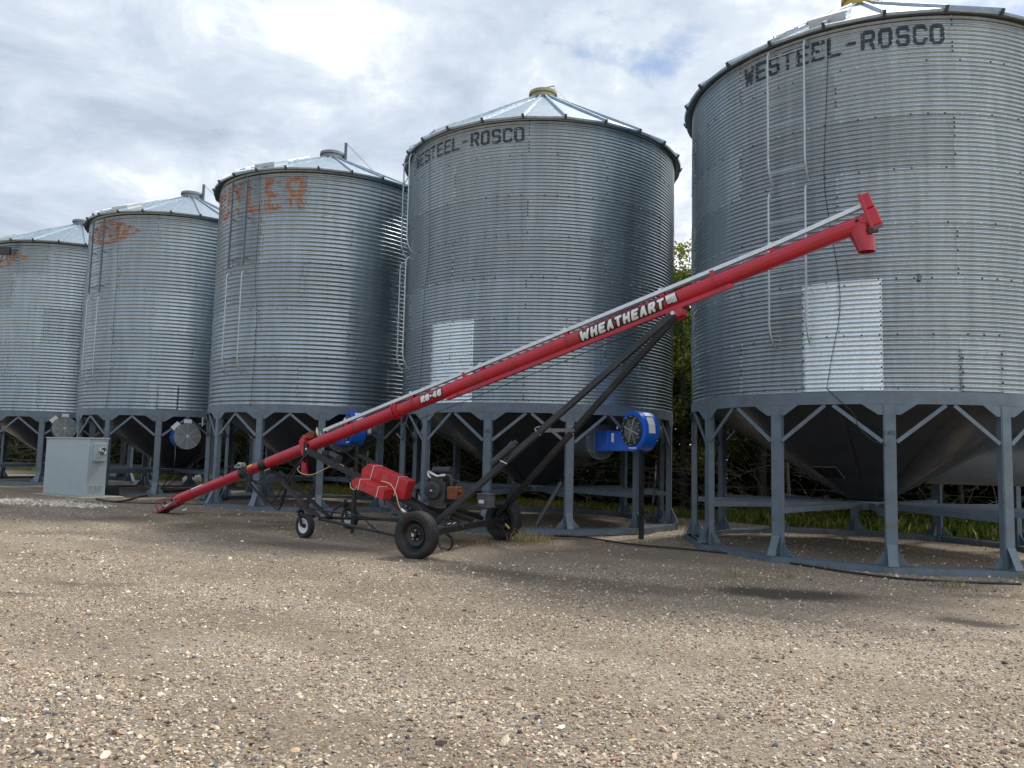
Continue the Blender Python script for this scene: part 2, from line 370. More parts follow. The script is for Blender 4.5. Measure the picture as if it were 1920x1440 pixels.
def build_ground():
    xs = np.concatenate([-np.geomspace(1500, 18, 26), np.arange(-17.9, 15, .11), np.geomspace(15.2, 1500, 26)])
    ys = np.concatenate([np.array([-1200, -400, -120, -40, -12, -4, 0, 1.5]), np.arange(2.5, 24, .11), np.geomspace(24.3, 2500, 26)])
    X, Y = np.meshgrid(xs, ys)
    near = smooth(40, 22, Y)*smooth(30, 16, np.abs(X))
    Z = zg(X, Y) + near*((fbm(X*.5, Y*.5)-.5)*.05 + (fbm(X*3, Y*3)-.5)*.018)
    V = np.stack([X.ravel(), Y.ravel(), Z.ravel()], 1)
    ny, nx = X.shape; i = np.arange(ny*nx).reshape(ny, nx)
    F = np.stack([i[:-1, :-1].ravel(), i[:-1, 1:].ravel(), i[1:, 1:].ravel(), i[1:, :-1].ravel()], 1)
    rd = rowd(X, Y)
    dirt = np.zeros_like(X); moss = np.zeros_like(X)
    wob = (fbm(X*1.3+5, Y*1.3)-.5)
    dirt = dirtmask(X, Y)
    # fine packed dirt band in front of the bins, then open gravel
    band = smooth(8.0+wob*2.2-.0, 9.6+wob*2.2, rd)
    for px, py, a, b in ((560, 985, 2.6, 1.2), (420, 965, 2.0, .5), (900, 1010, 1.8, .6), (1050, 1010, 1.0, .3)):
        c = G(px, py); dd = np.sqrt(((X-c.x+wob)/a)**2+((Y-c.y+wob*.6)/b)**2)
        moss = np.maximum(moss, (1-smooth(.4, 1.2, dd))*smooth(.42, .6, fbm(X*2.2, Y*2.2+9)))
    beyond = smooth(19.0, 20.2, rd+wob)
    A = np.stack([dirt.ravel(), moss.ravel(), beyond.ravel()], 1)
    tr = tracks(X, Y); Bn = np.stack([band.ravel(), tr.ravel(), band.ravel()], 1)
    m, nt, b = mat('gravel_ground'); L = nt.links.new
    tc = N(nt, 'ShaderNodeTexCoord'); O = tc.outputs['Object']
    at = N(nt, 'ShaderNodeAttribute', attribute_name='mask'); sp = N(nt, 'ShaderNodeSeparateColor'); L(at.outputs['Color'], sp.inputs[0])
    ab = N(nt, 'ShaderNodeAttribute', attribute_name='band'); spb = N(nt, 'ShaderNodeSeparateColor'); L(ab.outputs['Color'], spb.inputs[0]); bandS = spb.outputs[0]; trk = spb.outputs[1]
    v1 = N(nt, 'ShaderNodeTexVoronoi', Scale=48, Randomness=1); L(O, v1.inputs['Vector'])
    v2 = N(nt, 'ShaderNodeTexVoronoi', Scale=110, Randomness=1); L(O, v2.inputs['Vector'])
    n1 = N(nt, 'ShaderNodeTexNoise', Scale=.9, Detail=7, Roughness=.6); L(O, n1.inputs['Vector'])
    n2 = N(nt, 'ShaderNodeTexNoise', Scale=14, Detail=6, Roughness=.7); L(O, n2.inputs['Vector'])
    stone = ramp(nt, [(0, (.10, .085, .07)), (.2, (.21, .17, .13)), (.42, (.35, .29, .22)), (.6, (.45, .38, .29)), (.78, (.31, .21, .155)), (.9, (.60, .54, .45)), (1, (.70, .65, .57))], N_sep(nt, v1.outputs['Color']))
    stone2 = ramp(nt, [(0, (.10, .082, .065)), (.5, (.30, .245, .185)), (1, (.56, .49, .40))], N_sep(nt, v2.outputs['Color']))
    mixm = ramp(nt, [(.42, 0), (.56, 1)], n2.outputs[0])
    col = mixc(nt, stone, stone2, mixm)
    gapd = ramp(nt, [(.0, 1), (.42, 1), (.62, .55)], v1.outputs['Distance'])
    soil = ramp(nt, [(.3, (.135, .108, .082)), (.7, (.265, .218, .168))], n2.outputs[0])
    col = mixc(nt, col, soil, ramp(nt, [(.35, .10), (.68, .5)], n1.outputs[0]))
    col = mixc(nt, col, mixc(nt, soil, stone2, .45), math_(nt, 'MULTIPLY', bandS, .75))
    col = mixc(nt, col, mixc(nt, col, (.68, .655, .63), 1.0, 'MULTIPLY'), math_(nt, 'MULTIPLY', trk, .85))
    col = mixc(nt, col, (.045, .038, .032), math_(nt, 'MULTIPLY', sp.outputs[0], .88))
    col = mixc(nt, col, ramp(nt, [(.35, (.10, .085, .03)), (.65, (.17, .14, .06))], n2.outputs[0]), math_(nt, 'MULTIPLY', sp.outputs[1], .75))
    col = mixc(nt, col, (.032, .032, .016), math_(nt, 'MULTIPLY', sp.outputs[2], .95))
    L(col, b.inputs['Base Color']); b.inputs['Roughness'].default_value = .9; b.inputs['Specular IOR Level'].default_value = .25
    h = math_(nt, 'SUBTRACT', 1.0, v1.outputs['Distance']); h2 = math_(nt, 'MULTIPLY', math_(nt, 'SUBTRACT', 1.0, v2.outputs['Distance']), .5)
    hh = math_(nt, 'ADD', math_(nt, 'ADD', h, h2), math_(nt, 'MULTIPLY', n2.outputs[0], .8))
    bp = N(nt, 'ShaderNodeBump', Strength=.75, Distance=.012); L(hh, bp.inputs['Height']); L(bp.outputs[0], b.inputs['Normal'])
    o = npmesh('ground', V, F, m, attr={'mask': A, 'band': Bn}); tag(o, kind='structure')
    return o
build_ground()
def gz(x, y):
    near = smooth(40, 22, y)*smooth(30, 16, np.abs(x))
    return zg(x, y) + near*((fbm(x*.5, y*.5)-.5)*.05 + (fbm(x*3, y*3)-.5)*.018)

ICO = None
def ico():
    t = (1+sqrt(5))/2
    v = np.array([(-1, t, 0), (1, t, 0), (-1, -t, 0), (1, -t, 0), (0, -1, t), (0, 1, t), (0, -1, -t), (0, 1, -t), (t, 0, -1), (t, 0, 1), (-t, 0, -1), (-t, 0, 1)], float)
    v /= np.linalg.norm(v[0])
    f = np.array([(0, 11, 5), (0, 5, 1), (0, 1, 7), (0, 7, 10), (0, 10, 11), (1, 5, 9), (5, 11, 4), (11, 10, 2), (10, 7, 6), (7, 1, 8), (3, 9, 4), (3, 4, 2), (3, 2, 6), (3, 6, 8), (3, 8, 9), (4, 9, 5), (2, 4, 11), (6, 2, 10), (8, 6, 7), (9, 8, 1)])
    return v, f
STONEC = np.array([(.48, .39, .28), (.35, .27, .19), (.60, .52, .41), (.23, .18, .14), (.12, .12, .125), (.36, .21, .145), (.68, .63, .55), (.43, .31, .19), (.17, .135, .11), (.29, .24, .20), (.50, .39, .28), (.20, .20, .205)])
STONEP = np.array([.19, .16, .12, .11, .05, .05, .05, .05, .07, .08, .05, .02])
def stones(name, x, y, size, flat=.55, colors=STONEC, probs=STONEP, zoff=None):
    v, f = ico(); n = len(x)
    jit = 1+rng.normal(0, .16, (n, 12, 1))
    V = v[None]*jit
    sc = np.stack([rng.uniform(.75, 1.25, n), rng.uniform(.6, 1.0, n), rng.uniform(.35, .75, n)*flat/.55], 1)*size[:, None]*.5
    V = V*sc[:, None, :]
    tl = rng.normal(0, .25, (n, 2)); a = rng.uniform(0, 2*pi, n)
    ca, sa = np.cos(a)[:, None], np.sin(a)[:, None]
    X, Y, Z = V[..., 0], V[..., 1], V[..., 2]
    Z2 = Z + X*tl[:, :1] + Y*tl[:, 1:]
    X2 = X*ca-Y*sa; Y2 = X*sa+Y*ca
    z0 = gz(x, y) + sc[:, 2]*.35 + (0 if zoff is None else zoff)
    P = np.stack([X2+x[:, None], Y2+y[:, None], Z2+z0[:, None]], -1).reshape(-1, 3)
    F = (f[None]+np.arange(n)[:, None, None]*12).reshape(-1, 3)
    ci = rng.choice(len(colors), n, p=probs); c = colors[ci]*rng.uniform(.75, 1.2, (n, 1))
    C = np.repeat(np.clip(c*1.08, 0, .8), 12, 0)
    o = npmesh(name, P, F, MT['stone'], attr={'col': C}, sharp=38); return o
def mk_stone():
    m, nt, b = mat('stone'); L = nt.links.new
    a = N(nt, 'ShaderNodeAttribute', attribute_name='col'); tc = N(nt, 'ShaderNodeTexCoord')
    n = N(nt, 'ShaderNodeTexNoise', Scale=90, Detail=4); L(tc.outputs['Object'], n.inputs['Vector'])
    L(mixc(nt, a.outputs['Color'], ramp(nt, [(.3, .72), (.7, 1.15)], n.outputs[0]), 1.0, 'MULTIPLY'), b.inputs['Base Color'])
    b.inputs['Roughness'].default_value = .75
    MT['stone'] = m
mk_stone()
def build_gravel():
    n = 230000
    Y = np.concatenate([3.3 + (rng.random(150000)**1.25)*8.0, 7+rng.random(80000)**1.3*15])
    X = rng.uniform(-1, 1, n)*(Y*.70+.35)
    size = np.clip(rng.lognormal(math.log(.0128), .45, n), .006, .055)*(1+.5*smooth(8, 16, Y))
    size *= 1+.25*smooth(6, 3.5, Y)
    rd = rowd(X, Y)
    cl = fbm(X*1.1+3, Y*1.1+7)
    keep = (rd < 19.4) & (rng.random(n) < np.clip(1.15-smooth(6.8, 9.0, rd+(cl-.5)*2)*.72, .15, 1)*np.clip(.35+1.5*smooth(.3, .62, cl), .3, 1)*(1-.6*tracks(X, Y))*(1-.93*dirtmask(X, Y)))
    o = stones('gravel', X[keep], Y[keep], size[keep]); tag(o, kind='stuff')
    # a few larger rocks, still loose ground cover
    return o
build_gravel()

# ------------------------------------------------------------------ grain bins
BINS = {
 5: dict(c=(6.403, 14.08), R=3.077, zb=2.566, T=.8128, nt=7, nc=12, z0=.095, leg0=10.9, sh0=-91.2, nsh=6, rib0=-93.7, eave=8.155, over=.13, peak=9.99, kind='w', lad=(-139.2, -128.8)),
 4: dict(c=(.576, 17.952), R=3.055, zb=2.52, T=.8128, nt=7, nc=12, z0=.155, leg0=10.4, sh0=-96.6, nsh=6, rib0=-98.8, eave=8.13, over=.13, peak=9.90, kind='w', lad=(-165.0, -155.0)),
 3: dict(c=(-5.073, 20.863), R=2.799, zb=2.56, T=1.1176, nt=5, nc=11, z0=.205, leg0=-75.5+0, sh0=-87.8, nsh=8, rib0=-97.2, eave=8.14, over=.15, peak=9.42, kind='b', lad=(-128.2, -117.6)),
 2: dict(c=(-10.417, 24.55), R=2.8, zb=2.557, T=1.1176, nt=5, nc=11, z0=.22, leg0=-77.0, sh0=-84.0, nsh=8, rib0=-92.0, eave=8.14, over=.15, peak=9.42, kind='b', lad=(-127.9, -117.4)),
 1: dict(c=(-15.807, 27.999), R=2.8, zb=2.567, T=1.1176, nt=5, nc=11, z0=.30, leg0=-75.4, sh0=-80.0, nsh=8, rib0=-88.0, eave=8.14, over=.15, peak=9.42, kind='b', lad=(-150, -139)),
}
def hitcyl(k, px, py, dr=0.0):
    B = BINS[k]; d = ray(px, py); cx, cy = B['c']; R = B['R']+dr
    a = d.x**2+d.y**2; b = -2*(d.x*cx+d.y*cy); cc = cx*cx+cy*cy-R*R; q = max(b*b-4*a*cc, 0)
    return CO + d*((-b-sqrt(q))/(2*a))
def prof(B, z):
    p = B['T']/B['nc']; A = .0118 if B['kind'] == 'w' else .0155
    return A*np.cos(2*pi*(z-B['zb'])/p)
def wallpt(B, ang, z, off=0.0):      # ang in degrees, arrays; world points
    ang = np.asarray(ang, float); z = np.asarray(z, float)*np.ones_like(ang)
    wav = (fbm((ang % 360)*.12+B['T']*7, z*.9)-.5)*.012*np.minimum(1, (180-np.abs((ang % 360)-180))/12) + .0035*(np.floor((z-B['zb'])/B['T']+1e-6) % 2)
    r = B['R']+prof(B, z)+off+wav; a = np.radians(ang)
    return np.stack([B['c'][0]+r*np.cos(a), B['c'][1]+r*np.sin(a), z*np.ones_like(a)], 1)
def make_wall(k, B, root):
    far = k <= 2
    seg = 240 if far else 336; per = 6 if far else 8
    ztop = min(B['zb']+B['nt']*B['T'], B['eave']+.05)
    n = int(round((ztop-B['zb'])/(B['T']/B['nc'])*per)); zs = np.linspace(B['zb'], ztop, n+1)
    an = np.arange(seg)*360/seg
    Z, A = np.meshgrid(zs, an, indexing='ij')
    V = wallpt(B, A.ravel(), Z.ravel())
    i = np.arange(n*seg).reshape(n, seg); j = np.roll(i, -1, 1)
    F = np.stack([i.ravel(), j.ravel(), (j+seg).ravel(), (i+seg).ravel()], 1)
    rows = (np.arange(n)+.5)/n*(ztop-B['zb'])/B['T']; tier = np.minimum(rows.astype(int), B['nt']-1)
    TI, AA = np.meshgrid(tier, an+.5*360/seg, indexing='ij')
    st = 360/B['nsh']
    sid = np.floor((AA-B['sh0']+(((B['nt']-1-TI) % 2)*st/2)+720)/st).astype(int) % B['nsh']
    r2 = np.random.default_rng(k); tab = r2.uniform(.86, 1.07, (B['nt'], B['nsh'])); tone = tab[TI, sid].ravel()
    FC = np.stack([tone, tone, tone*1.0], 1); MI = np.zeros(len(F), int)
    # bolts: rows at each tier seam and columns at each sheet seam
    ba = []; bz = []
    nb = int(2*pi*B['R']/.235)
    for t in range(B['nt']+1):
        z = B['zb']+t*B['T']+(.012 if t == 0 else 0)
        if z > ztop-.02: continue
        ba += list(np.arange(nb)*360/nb+3); bz += [z+(.02 if t == 0 else 0)]*nb
    for t in range(B['nt']):
        for s_ in range(B['nsh']):
            a0 = B['sh0']+s_*st-(((B['nt']-1-t) % 2)*st/2)
            for c_ in range(1, B['nc']):
                z = B['zb']+t*B['T']+c_*B['T']/B['nc']
                if z > ztop-.03: continue
                ba.append(a0); bz.append(z)
                if B['kind'] == 'b': ba.append(a0+1.1); bz.append(z+B['T']/B['nc']*.45)
    ba = np.array(ba); bz = np.array(bz); s_ = .0125
    P = wallpt(B, ba, bz); a = np.radians(ba); er = np.stack([np.cos(a), np.sin(a), 0*a], 1); et = np.stack([-np.sin(a), np.cos(a), 0*a], 1); ez = np.array([0, 0, 1.])
    q = []
    for (x, y, h) in ((-1, -1, -.004), (1, -1, -.004), (1, 1, -.004), (-1, 1, -.004), (-.6, -.6, .009), (.6, -.6, .009), (.6, .6, .009), (-.6, .6, .009)):
        q.append(P+et*x*s_+ez*y*s_+er*h)
    BV = np.stack(q, 1).reshape(-1, 3); m0 = len(V)
    bf = np.array([(4, 5, 6, 7), (0, 1, 5, 4), (1, 2, 6, 5), (2, 3, 7, 6), (3, 0, 4, 7)])
    BF = (bf[None]+np.arange(len(P))[:, None, None]*8).reshape(-1, 4)+m0
    MI = np.concatenate([MI, np.repeat(np.where(r2.random(len(P)) < .45, 1, 2), 5)]); FC = np.concatenate([FC, np.ones((len(BF), 3))])
    V = np.concatenate([V, BV]); F = np.concatenate([F, BF])
    V -= np.array(worldloc(root))
    npmesh('wall', V, F, [MT['galv'], MT['boltdark'], MT['boltlight']], root, mi=MI, fattr={'tone': FC})
def polar(B, ang, r, z): a = radians(ang); return Vector((B['c'][0]+r*cos(a), B['c'][1]+r*sin(a), z))
def cylpatch(B, a0, a1, z0, z1, off, material, name, root, bolts=True, thick=.004):
    p = B['T']/B['nc']; nz = int((z1-z0)/p*8); na = max(4, int((a1-a0)/1.0))
    zs = np.linspace(z0, z1, nz+1); an = np.linspace(a0, a1, na+1); Z, A = np.meshgrid(zs, an, indexing='ij')
    Vo = wallpt(B, A.ravel(), Z.ravel(), off)
    i = np.arange((nz+1)*(na+1)).reshape(nz+1, na+1)
    F = np.stack([i[:-1, :-1].ravel(), i[:-1, 1:].ravel(), i[1:, 1:].ravel(), i[1:, :-1].ravel()], 1)
    # turned edges back to the wall
    edge = np.concatenate([i[0, :], i[1:, -1], i[-1, -2::-1], i[-2:0:-1, 0]]); Vi = wallpt(B, A.ravel()[edge], Z.ravel()[edge], -.002)
    m0 = len(Vo); e2 = np.roll(np.arange(len(edge)), -1)
    F2 = np.stack([np.roll(edge, -1), edge, m0+np.arange(len(edge)), m0+e2], 1)
    V = np.concatenate([Vo, Vi]); F = np.concatenate([F, F2]); MI = np.zeros(len(F), int)
    if bolts:
        ba = []; bz = []
        for z in np.arange(math.ceil((z0-B['zb'])/p-.01)*p+B['zb'], z1, p):
            for a_ in (a0+.45, a1-.45): ba.append(a_); bz.append(z)
        for a_ in np.arange(a0+3, a1-1, 4.3): ba.append(a_); bz.append(math.floor((z1-B['zb'])/p)*p+B['zb'])
        ba = np.array(ba); bz = np.array(bz); P = wallpt(B, ba, bz, off); a = np.radians(ba)
        er = np.stack([np.cos(a), np.sin(a), 0*a], 1); et = np.stack([-np.sin(a), np.cos(a), 0*a], 1); ez = np.array([0, 0, 1.]); s_ = .012
        BV = np.stack([P+et*x*s_+ez*y*s_+er*h for x, y, h in ((-1, -1, -.003), (1, -1, -.003), (1, 1, -.003), (-1, 1, -.003), (-.6, -.6, .011), (.6, -.6, .011), (.6, .6, .011), (-.6, .6, .011))], 1).reshape(-1, 3)
        bf = np.array([(4, 5, 6, 7), (0, 1, 5, 4), (1, 2, 6, 5), (2, 3, 7, 6), (3, 0, 4, 7)])
        BF = (bf[None]+np.arange(len(P))[:, None, None]*8).reshape(-1, 4)+len(V)
        V = np.concatenate([V, BV]); F = np.concatenate([F, BF]); MI = np.concatenate([MI, np.repeat(np.arange(len(P)) % 3 == 0, 5).astype(int)+1])
    V = V-np.array(worldloc(root))
    return npmesh(name, V, F, [material, MT['boltlight'], MT['boltdark']], root, mi=MI, fattr={'tone': np.ones((len(F), 3))})
def make_roof(k, B, root):
    R1 = B['R']+B['over']; r0 = .30; n = 24; mb = MB(); c = B['c']; ze = B['eave']; zp = B['peak']
    sub = 4
    rings = [(R1+.005, ze-.035), (R1+.02, ze), (R1*.66+r0*.34, ze+(zp-ze)*.34), (R1*.33+r0*.67, ze+(zp-ze)*.67), (r0, zp)]
    vs = []; tot = n*sub
    for ri, (r, z) in enumerate(rings):
        for i in range(tot):
            ph = (i % sub)/sub; bul = 4*ph*(1-ph)
            rr = r*(1+.004*bul) if ri < 2 else r; zz = z-(.022 if B['kind'] == 'w' else .012)*bul*(r/R1)
            vs.append(polar(B, B['rib0']+i*360/tot, rr, zz))
    fs = [(ri*tot+i, ri*tot+(i+1) % tot, (ri+1)*tot+(i+1) % tot, (ri+1)*tot+i) for ri in range(4) for i in range(tot)]
    mb.add(vs, fs)
    ctr = Vector((c[0], c[1], 0))
    mb.lathe([(R1-.02, ze-.05), (B['R']-.04, ze+.02)], ctr, UP, 96, 1)      # soffit strip, overhang shade put into its colour on the Butler bins
    mb.lathe([(R1-.02, ze-.05), (R1+.005, ze-.035)], ctr, UP, 96, 1)
    o = mb.build('roof', [MT['galvroof'], MT['rusty_shade_trim'] if B['kind'] == 'b' else MT['capsteel']], root, ang=25)
    rb = MB()
    for i in range(n):
        a = B['rib0']+i*360/n; p0 = polar(B, a, R1+.035, ze+.012); p1 = polar(B, a, r0, zp+.02)
        w = .05 if B['kind'] == 'w' else .035
        rb.bar(p0, p1, w, .055 if B['kind'] == 'w' else .04, UP)
        rb.bar(polar(B, a, R1+.0, ze-.055), polar(B, a, R1+.05, ze+.03), w*(1.2 if B['kind'] == 'b' else .8), .045, UP, 1)
    rb.build('roof_rib', [MT['galvroof'], MT['rusty_shade_trim']], o)
    # one panel edge strip at the eave
    cb = MB(); cm = {5: MT['yellowcap'], 4: MT['tan']}.get(k, MT['capsteel'])
    h = .20 if k != 5 else .27
    cb.lathe([(.30, zp-.04), (.30, zp+h-.07), (.335, zp+h-.07), (.335, zp+h), (.30, zp+h+.02), (.05, zp+h+.05), (.001, zp+h+.05)], ctr, UP, 32)
    col = cb.build('collar_cap', cm, o)
    hb = MB()
    if k in (4, 5):
        hb.tube([ctr+Vector((-.33, 0, zp+h-.05)), ctr+Vector((-.30, 0, zp+h+.06)), ctr+Vector((.26, .05, zp+h+.22)), ctr+Vector((.28, .05, zp+h-.04))], .014, 6)
        hb.tube([ctr+Vector((.27, .05, zp+h+.20)), ctr+Vector((1.0, .1, ze+(R1-1.0)/(R1-r0)*(zp-ze)+.05))], .006, 5)
        hb.build('lid_handle', MT['capsteel'], col)
    else:
        hb.bar(ctr+Vector((.36, .0, zp-.12)), ctr+Vector((.36, .0, zp+.52)), .07, .07)
        hb.tube([ctr+Vector((.38, 0, zp+.50)), ctr+Vector((1.35, 0, ze+(R1-1.35)/(R1-r0)*(zp-ze)+.04))], .007, 5)
        hb.build('lid_post', MT['steelblue'], col)
    # hatch and ladder on the roof above the wall ladder
    am = sum(B['lad'])/2; lb = MB(); sl = (zp-ze)/(R1-r0)
    def rp(a, r, up): return polar(B, a, r, ze+(R1-r)*sl+up)
    for da in (-3.5, 3.5):
        pts = [rp(am+da*R1/r, r, .09) for r in np.linspace(R1+.02, 1.0, 8)]
        lb.tube(pts, .016, 6)
    for r in np.arange(1.2, R1, .33):
        lb.tube([rp(am-3.5*R1/r, r, .09), rp(am+3.5*R1/r, r, .09)], .010, 5)
    lb.build('roof_ladder', MT['galvtrim'], root)
    hm = MB(); r = R1-.55; a = am+10
    e1 = (rp(a, r-.25, 0)-rp(a, r+.25, 0)).normalized(); e2 = Vector((-sin(radians(a)), cos(radians(a)), 0)); e3 = e2.cross(e1)
    if e3.z < 0: e3 = -e3
    hm.box(rp(a, r, .05), e1*.55, e2*.55, e3*.10); hm.box(rp(a, r, .115), e1*.60, e2*.60, e3*.025)
    hm.build('roof_hatch', MT['galvtrim'] if k != 2 else MT['white'], root)
def make_ladder(k, B, root):
    a0, a1 = B['lad']; spans = [(8.0, 5.85, MT['ladder'] if k >= 4 else MT['steelblue']), (5.70, 3.32, MT['ladder'])]
    for si, (zt, zb_, m) in enumerate(spans):
        lb = MB(); R = B['R']; so = .17
        for a in (a0, a1):
            if si == 0 and k < 4:
                lb.bar(polar(B, a, R+.14, zt), polar(B, a, R+.14, zb_), .045, .012, Vector((0, 0, 1)).cross(Vector((cos(radians(a)), sin(radians(a)), 0))))
                for z in (zt-.25, (zt+zb_)/2+.1, zb_+.18): lb.bar(polar(B, a, R, z), polar(B, a, R+.14, z), .03, .03); 
            else:
                top = [(R+.01, zt-.02), (R+.08, zt+.03), (R+so-.03, zt), (R+so, zt-.08)] if not (si == 0 and k >= 4 and False) else []
                pts = top + [(R+so, (zt+zb_)/2), (R+so, zb_+.30), (R+so-.03, zb_+.16), (R+.08, zb_+.03), (R+.01, zb_-.03)]
                lb.tube([polar(B, a, r, z) for r, z in pts], .0165, 8)
        nr = int((zt-zb_-.25)/.375)+1
        for i in range(nr):
            z = zt-.12-i*.375; rr = R+(so if not (si == 0 and k < 4) else .14)
            lb.tube([polar(B, a0, rr, z), polar(B, a1, rr, z)], .0115, 6)
        lb.build('ladder', m, root)
def make_leg(B, root):
    R = B['R']; zt = B['zb']-.19; zl = B['z0']; c = Vector((B['c'][0], B['c'][1], 0)); X = Vector((1, 0, 0)); Y = Vector((0, 1, 0))
    m = MB(); m.box(c+X*(R-.042)+UP*((zt+zl)/2), X*.10, Y*.163, UP*(zt-zl))
    m.box(c+X*(R+.013)+UP*((zt+zl)/2), X*.006, Y*.135, UP*(zt-zl-.05))
    for s in (-1, 1):
        m.prism([c+X*(R-.006)+Y*s*.083+UP*zt, c+X*(R-.006)+Y*s*.37+UP*zt, c+X*(R-.006)+Y*s*.145+UP*(zt-.155), c+X*(R-.006)+Y*s*.083+UP*(zt-.155)], X*.010)
    leg = m.build('leg', MT['steelblue'], root, bevel=.004)
    for s in (-1, 1):
        b = MB(); b.bar(c+X*(sqrt(R*R-.74**2)-.01)+Y*s*.74+UP*(zt-.01), c+X*(R-.012)+Y*s*.092+UP*(zt-.54), .022, .055, Vector((0, -s*.6, 1)).cross(X).cross(X))
        b.build('knee_brace', MT['steelblue'], leg)
    f = MB()
    for s in (-1, 1):
        f.prism([c+X*(R-.05)+Y*s*.084+UP*(zl+.006), c+X*(R-.05)+Y*s*.235+UP*(zl+.006), c+X*(R-.05)+Y*s*.235+UP*(zl+.02), c+X*(R-.05)+Y*s*.084+UP*(zl+.21)], X*.012)
    f.prism([c+X*(R+.018)+Y*.065+UP*(zl+.30), c+X*(R+.018)-Y*.065+UP*(zl+.30), c+X*(R+.155)-Y*.065+UP*(zl+.01), c+X*(R+.155)+Y*.065+UP*(zl+.01)], X*.012)
    f.prism([c+X*(R+.018)+UP*(zl+.25), c+X*(R+.13)+UP*(zl+.02), c+X*(R+.018)+UP*(zl+.02)], Y*.012)
    f.prism([c+X*(R-.094)+UP*(zl+.28), c+X*(R-.25)+UP*(zl+.012), c+X*(R-.094)+UP*(zl+.012)], Y*.012)
    f.build('foot_gusset', MT['steelblue'], leg)
    leg.rotation_euler = (0, 0, radians(B['leg0']))
    for i in range(1, 12): dup(leg, root, rotz=radians(B['leg0']+30*i))
def make_bin(k, label):
    B = BINS[k]; c = B['c']; zgr = float(zg(c[0], c[1]))
    root = empty('grain_bin', (c[0], c[1], B['z0']-.1), label, 'grain bin', 'steel hopper bottom grain bins in a row')
    ctr = Vector((c[0], c[1], 0)); R = B['R']; zb = B['zb']
    make_wall(k, B, root); make_roof(k, B, root); make_ladder(k, B, root); make_leg(B, root)
    m = MB(); m.lathe([(R+.012, zb-.19), (R+.012, zb-.004), (R-.03, zb-.004), (R-.03, zb-.19)], ctr, UP, 144, closed=True)
    m.build('support_band', MT['steelblue'], root)
    # hopper cone
    m = MB(); pr = [(R-.035, zb-.03)]
    for t in np.linspace(0, 1, 9)[1:]: pr.append(((R-.035)*(1-t)+.27*t, (zb-.03)*(1-t)+.86*t))
    pr += [(.27, .76), (.001, .76)]
    m.lathe(pr[::-1], ctr, UP, 120); 
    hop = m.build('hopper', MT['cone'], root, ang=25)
    m = MB()
    for i in range(10):
        a = B['leg0']+11+36*i; m.bar(polar(B, a, R-.05, zb-.20), polar(B, a, .275, .87), .035, .006, Vector((cos(radians(a)), sin(radians(a)), -.9)))
    m.build('cone_seams', MT['cone'], hop)
    # base ring
    z0 = B['z0']; m = MB()
    for off in (-.115, 0, .135):
        m.lathe([(R+off-.028, z0-.115), (R+off+.028, z0-.115), (R+off+.028, z0), (R+off-.028, z0)], ctr, UP, 12, closed=True)
    m.lathe([(R-.14, z0-.11), (R+.16, z0-.11), (R+.16, z0-.075), (R-.14, z0-.075)], ctr, UP, 12, closed=True)
    ring = m.build('base_ring', MT['steelblue'], root, ang=20)
    me = ring.data
    # rotate to the leg corners (object origin sits on the bin axis)
    ring.rotation_euler = (0, 0, radians(B['leg0']))
    # spokes to the hub
    m = MB()
    for i in range(12):
        a = B['leg0']+30*i; m.bar(polar(B, a, R-.10, .775), polar(B, a, .33, .79), .06, .09)
    m.lathe([(.29, .72), (.33, .72), (.33, .86), (.29, .86)], ctr, UP, 32, closed=True)
    m.build('hub_spokes', MT['steelblue'], root)
    return root
R5 = make_bin(5, 'nearest and largest steel bin, cut by the right edge, with a door and wide duct')
R4 = make_bin(4, 'steel bin behind the auger lettering, dark painted name at its upper left')
R3 = make_bin(3, 'mid row corrugated bin with faded orange capital letters under the eave')
R2_ = make_bin(2, 'bin behind the grey cabinet with orange pointed oval emblem and a ladder over it')
R1_ = make_bin(1, 'farthest bin cut by the left edge of the row, small orange oval emblem')

def stencil(k, text, amid_right, ztop, H, Wd, gap, half, cell, m, root, name='lettering', keepf=None, off=.0035, widths={}):
    B = BINS[k]; u, v, tot = raster(text, H, Wd, gap, half, cell, widths=widths)
    if keepf is not None: kp = keepf(u, v); u = u[kp]; v = v[kp]
    def fn(cu, cv):
        ang = amid_right-np.degrees((tot-cu)/B['R']); z = ztop-H+cv
        return wallpt(B, ang, z, off)-np.array(worldloc(root))
    return cellmesh(name, u, v, cell, fn, m, root)
LW = 3.0
stencil(5, 'WESTEEL-ROSCO', -93.2, 7.995, .305, .200, .036, .026, .0095, MT['stencil'], R5, keepf=lambda u, v: fbm(u*22, v*22) > .30)
stencil(4, 'WESTEEL-ROSCO', -98.5, 7.97, .305, .200, .036, .026, .0095, MT['stencil'], R4, keepf=lambda u, v: fbm(u*22+9, v*22) > .30)
def worn(sd, th=.47):
    def f(u, v):
        n = fbm(u*9+sd, v*9+sd, 5); return (n > th-.06)
    return f
stencil(3, 'BUTLER', -88.4, 7.96, .80, .46, .11, .074, .016, MT['orange'], R3, keepf=worn(3, .47))
